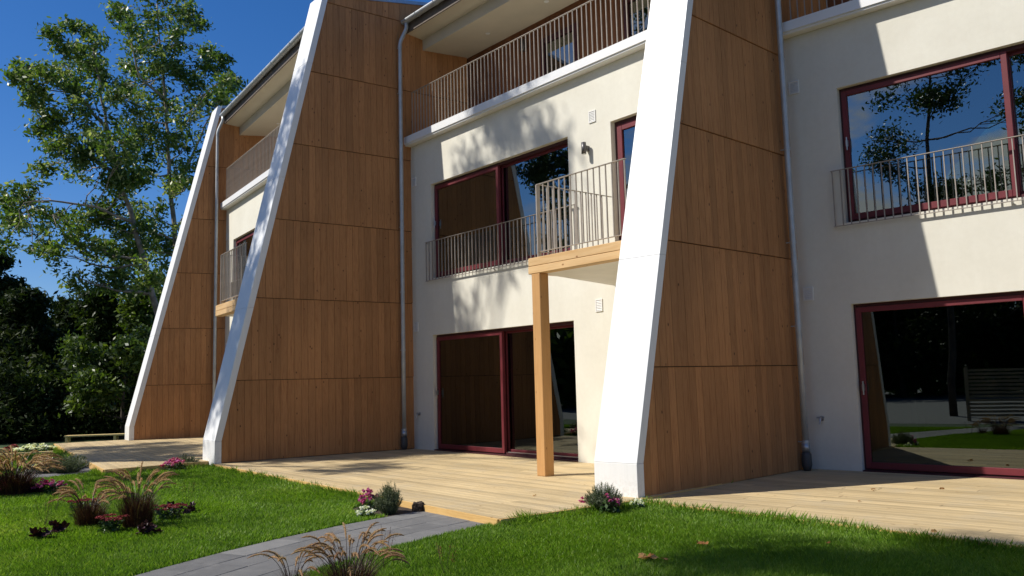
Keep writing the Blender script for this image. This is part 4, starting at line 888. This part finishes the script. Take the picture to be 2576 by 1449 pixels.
# upturned root ball on the deck edge
rb = thing('root_ball', 'dark upturned root ball with tangled roots beside the pine step', 'root ball', (*gxy(1053, 1290), G))
ms = MB()
for i in range(7):
    for j in range(14):
        pass
ringz = [0, .03, .07, .10, .105]; rd = [.055, .062, .06, .055, .02]
v = []; f = []
for i, (z, r_) in enumerate(zip(ringz, rd)):
    for k in range(18): v.append((r_*math.cos(k*math.pi/9)*(1+.12*rng.normal()), r_*math.sin(k*math.pi/9)*(1+.12*rng.normal()), z+rng.normal()*.004))
for i in range(4):
    for k in range(18): f.append((i*18+k, i*18+(k+1) % 18, (i+1)*18+(k+1) % 18, (i+1)*18+k))
f.append(tuple(range(72, 90))); ms.mesh(v, f).build('soil_ball', 'soil', rb)
rt = MB()
for k in range(26):
    a = rng.random()*6.28; rt.tube([(.06*math.cos(a), .06*math.sin(a), .10*rng.random()), (.068*math.cos(a+.3), .068*math.sin(a+.3), .10*rng.random()), (.062*math.cos(a+.7), .062*math.sin(a+.7), .11*rng.random())], .0022, 4, False)
rt.build('roots', 'barkdark', rb)
# bare soil around the planting
def soil(x, y, a, b, label):
    n = 40; z = G+.006; v = [(x, y, z+.03)]+[(x+a*math.cos(t)*(1+.08*math.sin(5*t+x)), y+b*math.sin(t)*(1+.1*math.cos(4*t)), z) for t in np.linspace(0, 2*math.pi, n, endpoint=False)]
    kind(MB().mesh(v, [(0, 1+i, 1+(i+1) % n) for i in range(n)]).build('soil_bed', 'soil', None, True), 'structure')
for x, y, a, b in soilspots:
    if a: soil(x, y, a, b, '')
# fallen leaves
def fallen(label, x, y, z, n, s):
    T = thing('fallen_leaf', label, 'leaf', (x, y, z), 0, 'dry leaves fallen on lawn and deck')
    for k in range(n):
        c = Vector((rng.normal()*s*1.3, rng.normal()*s*1.3, .005+.5*s*rng.random())) if n > 1 else Vector((0, 0, .006)); tl = Matrix.Rotation(rng.random()*6.28, 3, 'Z') @ Matrix.Rotation(rng.normal()*.5, 3, 'X')
        rim = [c+tl @ Vector((s*1.3*math.cos(t), s*.7*math.sin(t)*(1+.3*math.cos(6*t)), s*.35*math.sin(t)**2)) for t in np.linspace(0, 2*math.pi, 22, endpoint=False)]
        mm = MB().mesh([c]+rim, [(0, 1+i, 1+(i+1) % 22) for i in range(22)]).build('blade', 'dryleaf', T)
        at = mm.data.attributes.new('tone', 'FLOAT', 'POINT'); at.data.foreach_set('value', [float(rng.random())]*23)
q = gp(1635, 1425); fallen('curled dry leaves on the grass near the bottom edge, right of centre', q[0], q[1], G+.05, 7, .028)
q = gp(1766, 1388); fallen('small cluster of dry leaves higher on the right lawn', q[0], q[1], G+.05, 4, .024)
q = gp(2085, 1385); fallen('single dry leaf in the shadow on the right lawn', q[0], q[1], G+.05, 1, .02)
q = gp(1345, 1248, .05); fallen('single dry leaf on the middle deck below the post', q[0], q[1], .052, 1, .022)
q = gp(2197, 1238, .02); fallen('largest dry leaf on the right deck near the shadow edge', q[0], q[1], .037, 2, .022)
q = gp(2163, 1267, .02); fallen('dry leaf nearest the lawn on the right deck', q[0], q[1], .037, 1, .016)
q = gp(2370, 1235, .02); fallen('dry leaf on the right deck under the glass door', q[0], q[1], .037, 1, .02)
q = gp(2350, 1344, .02); fallen('dry leaf on the front edge of the right deck', q[0], q[1], .037, 1, .02)
# bare root strewn at the path edge
print('objects', len(bpy.data.objects), 'tris', sum(len(me.polygons) for me in bpy.data.meshes))
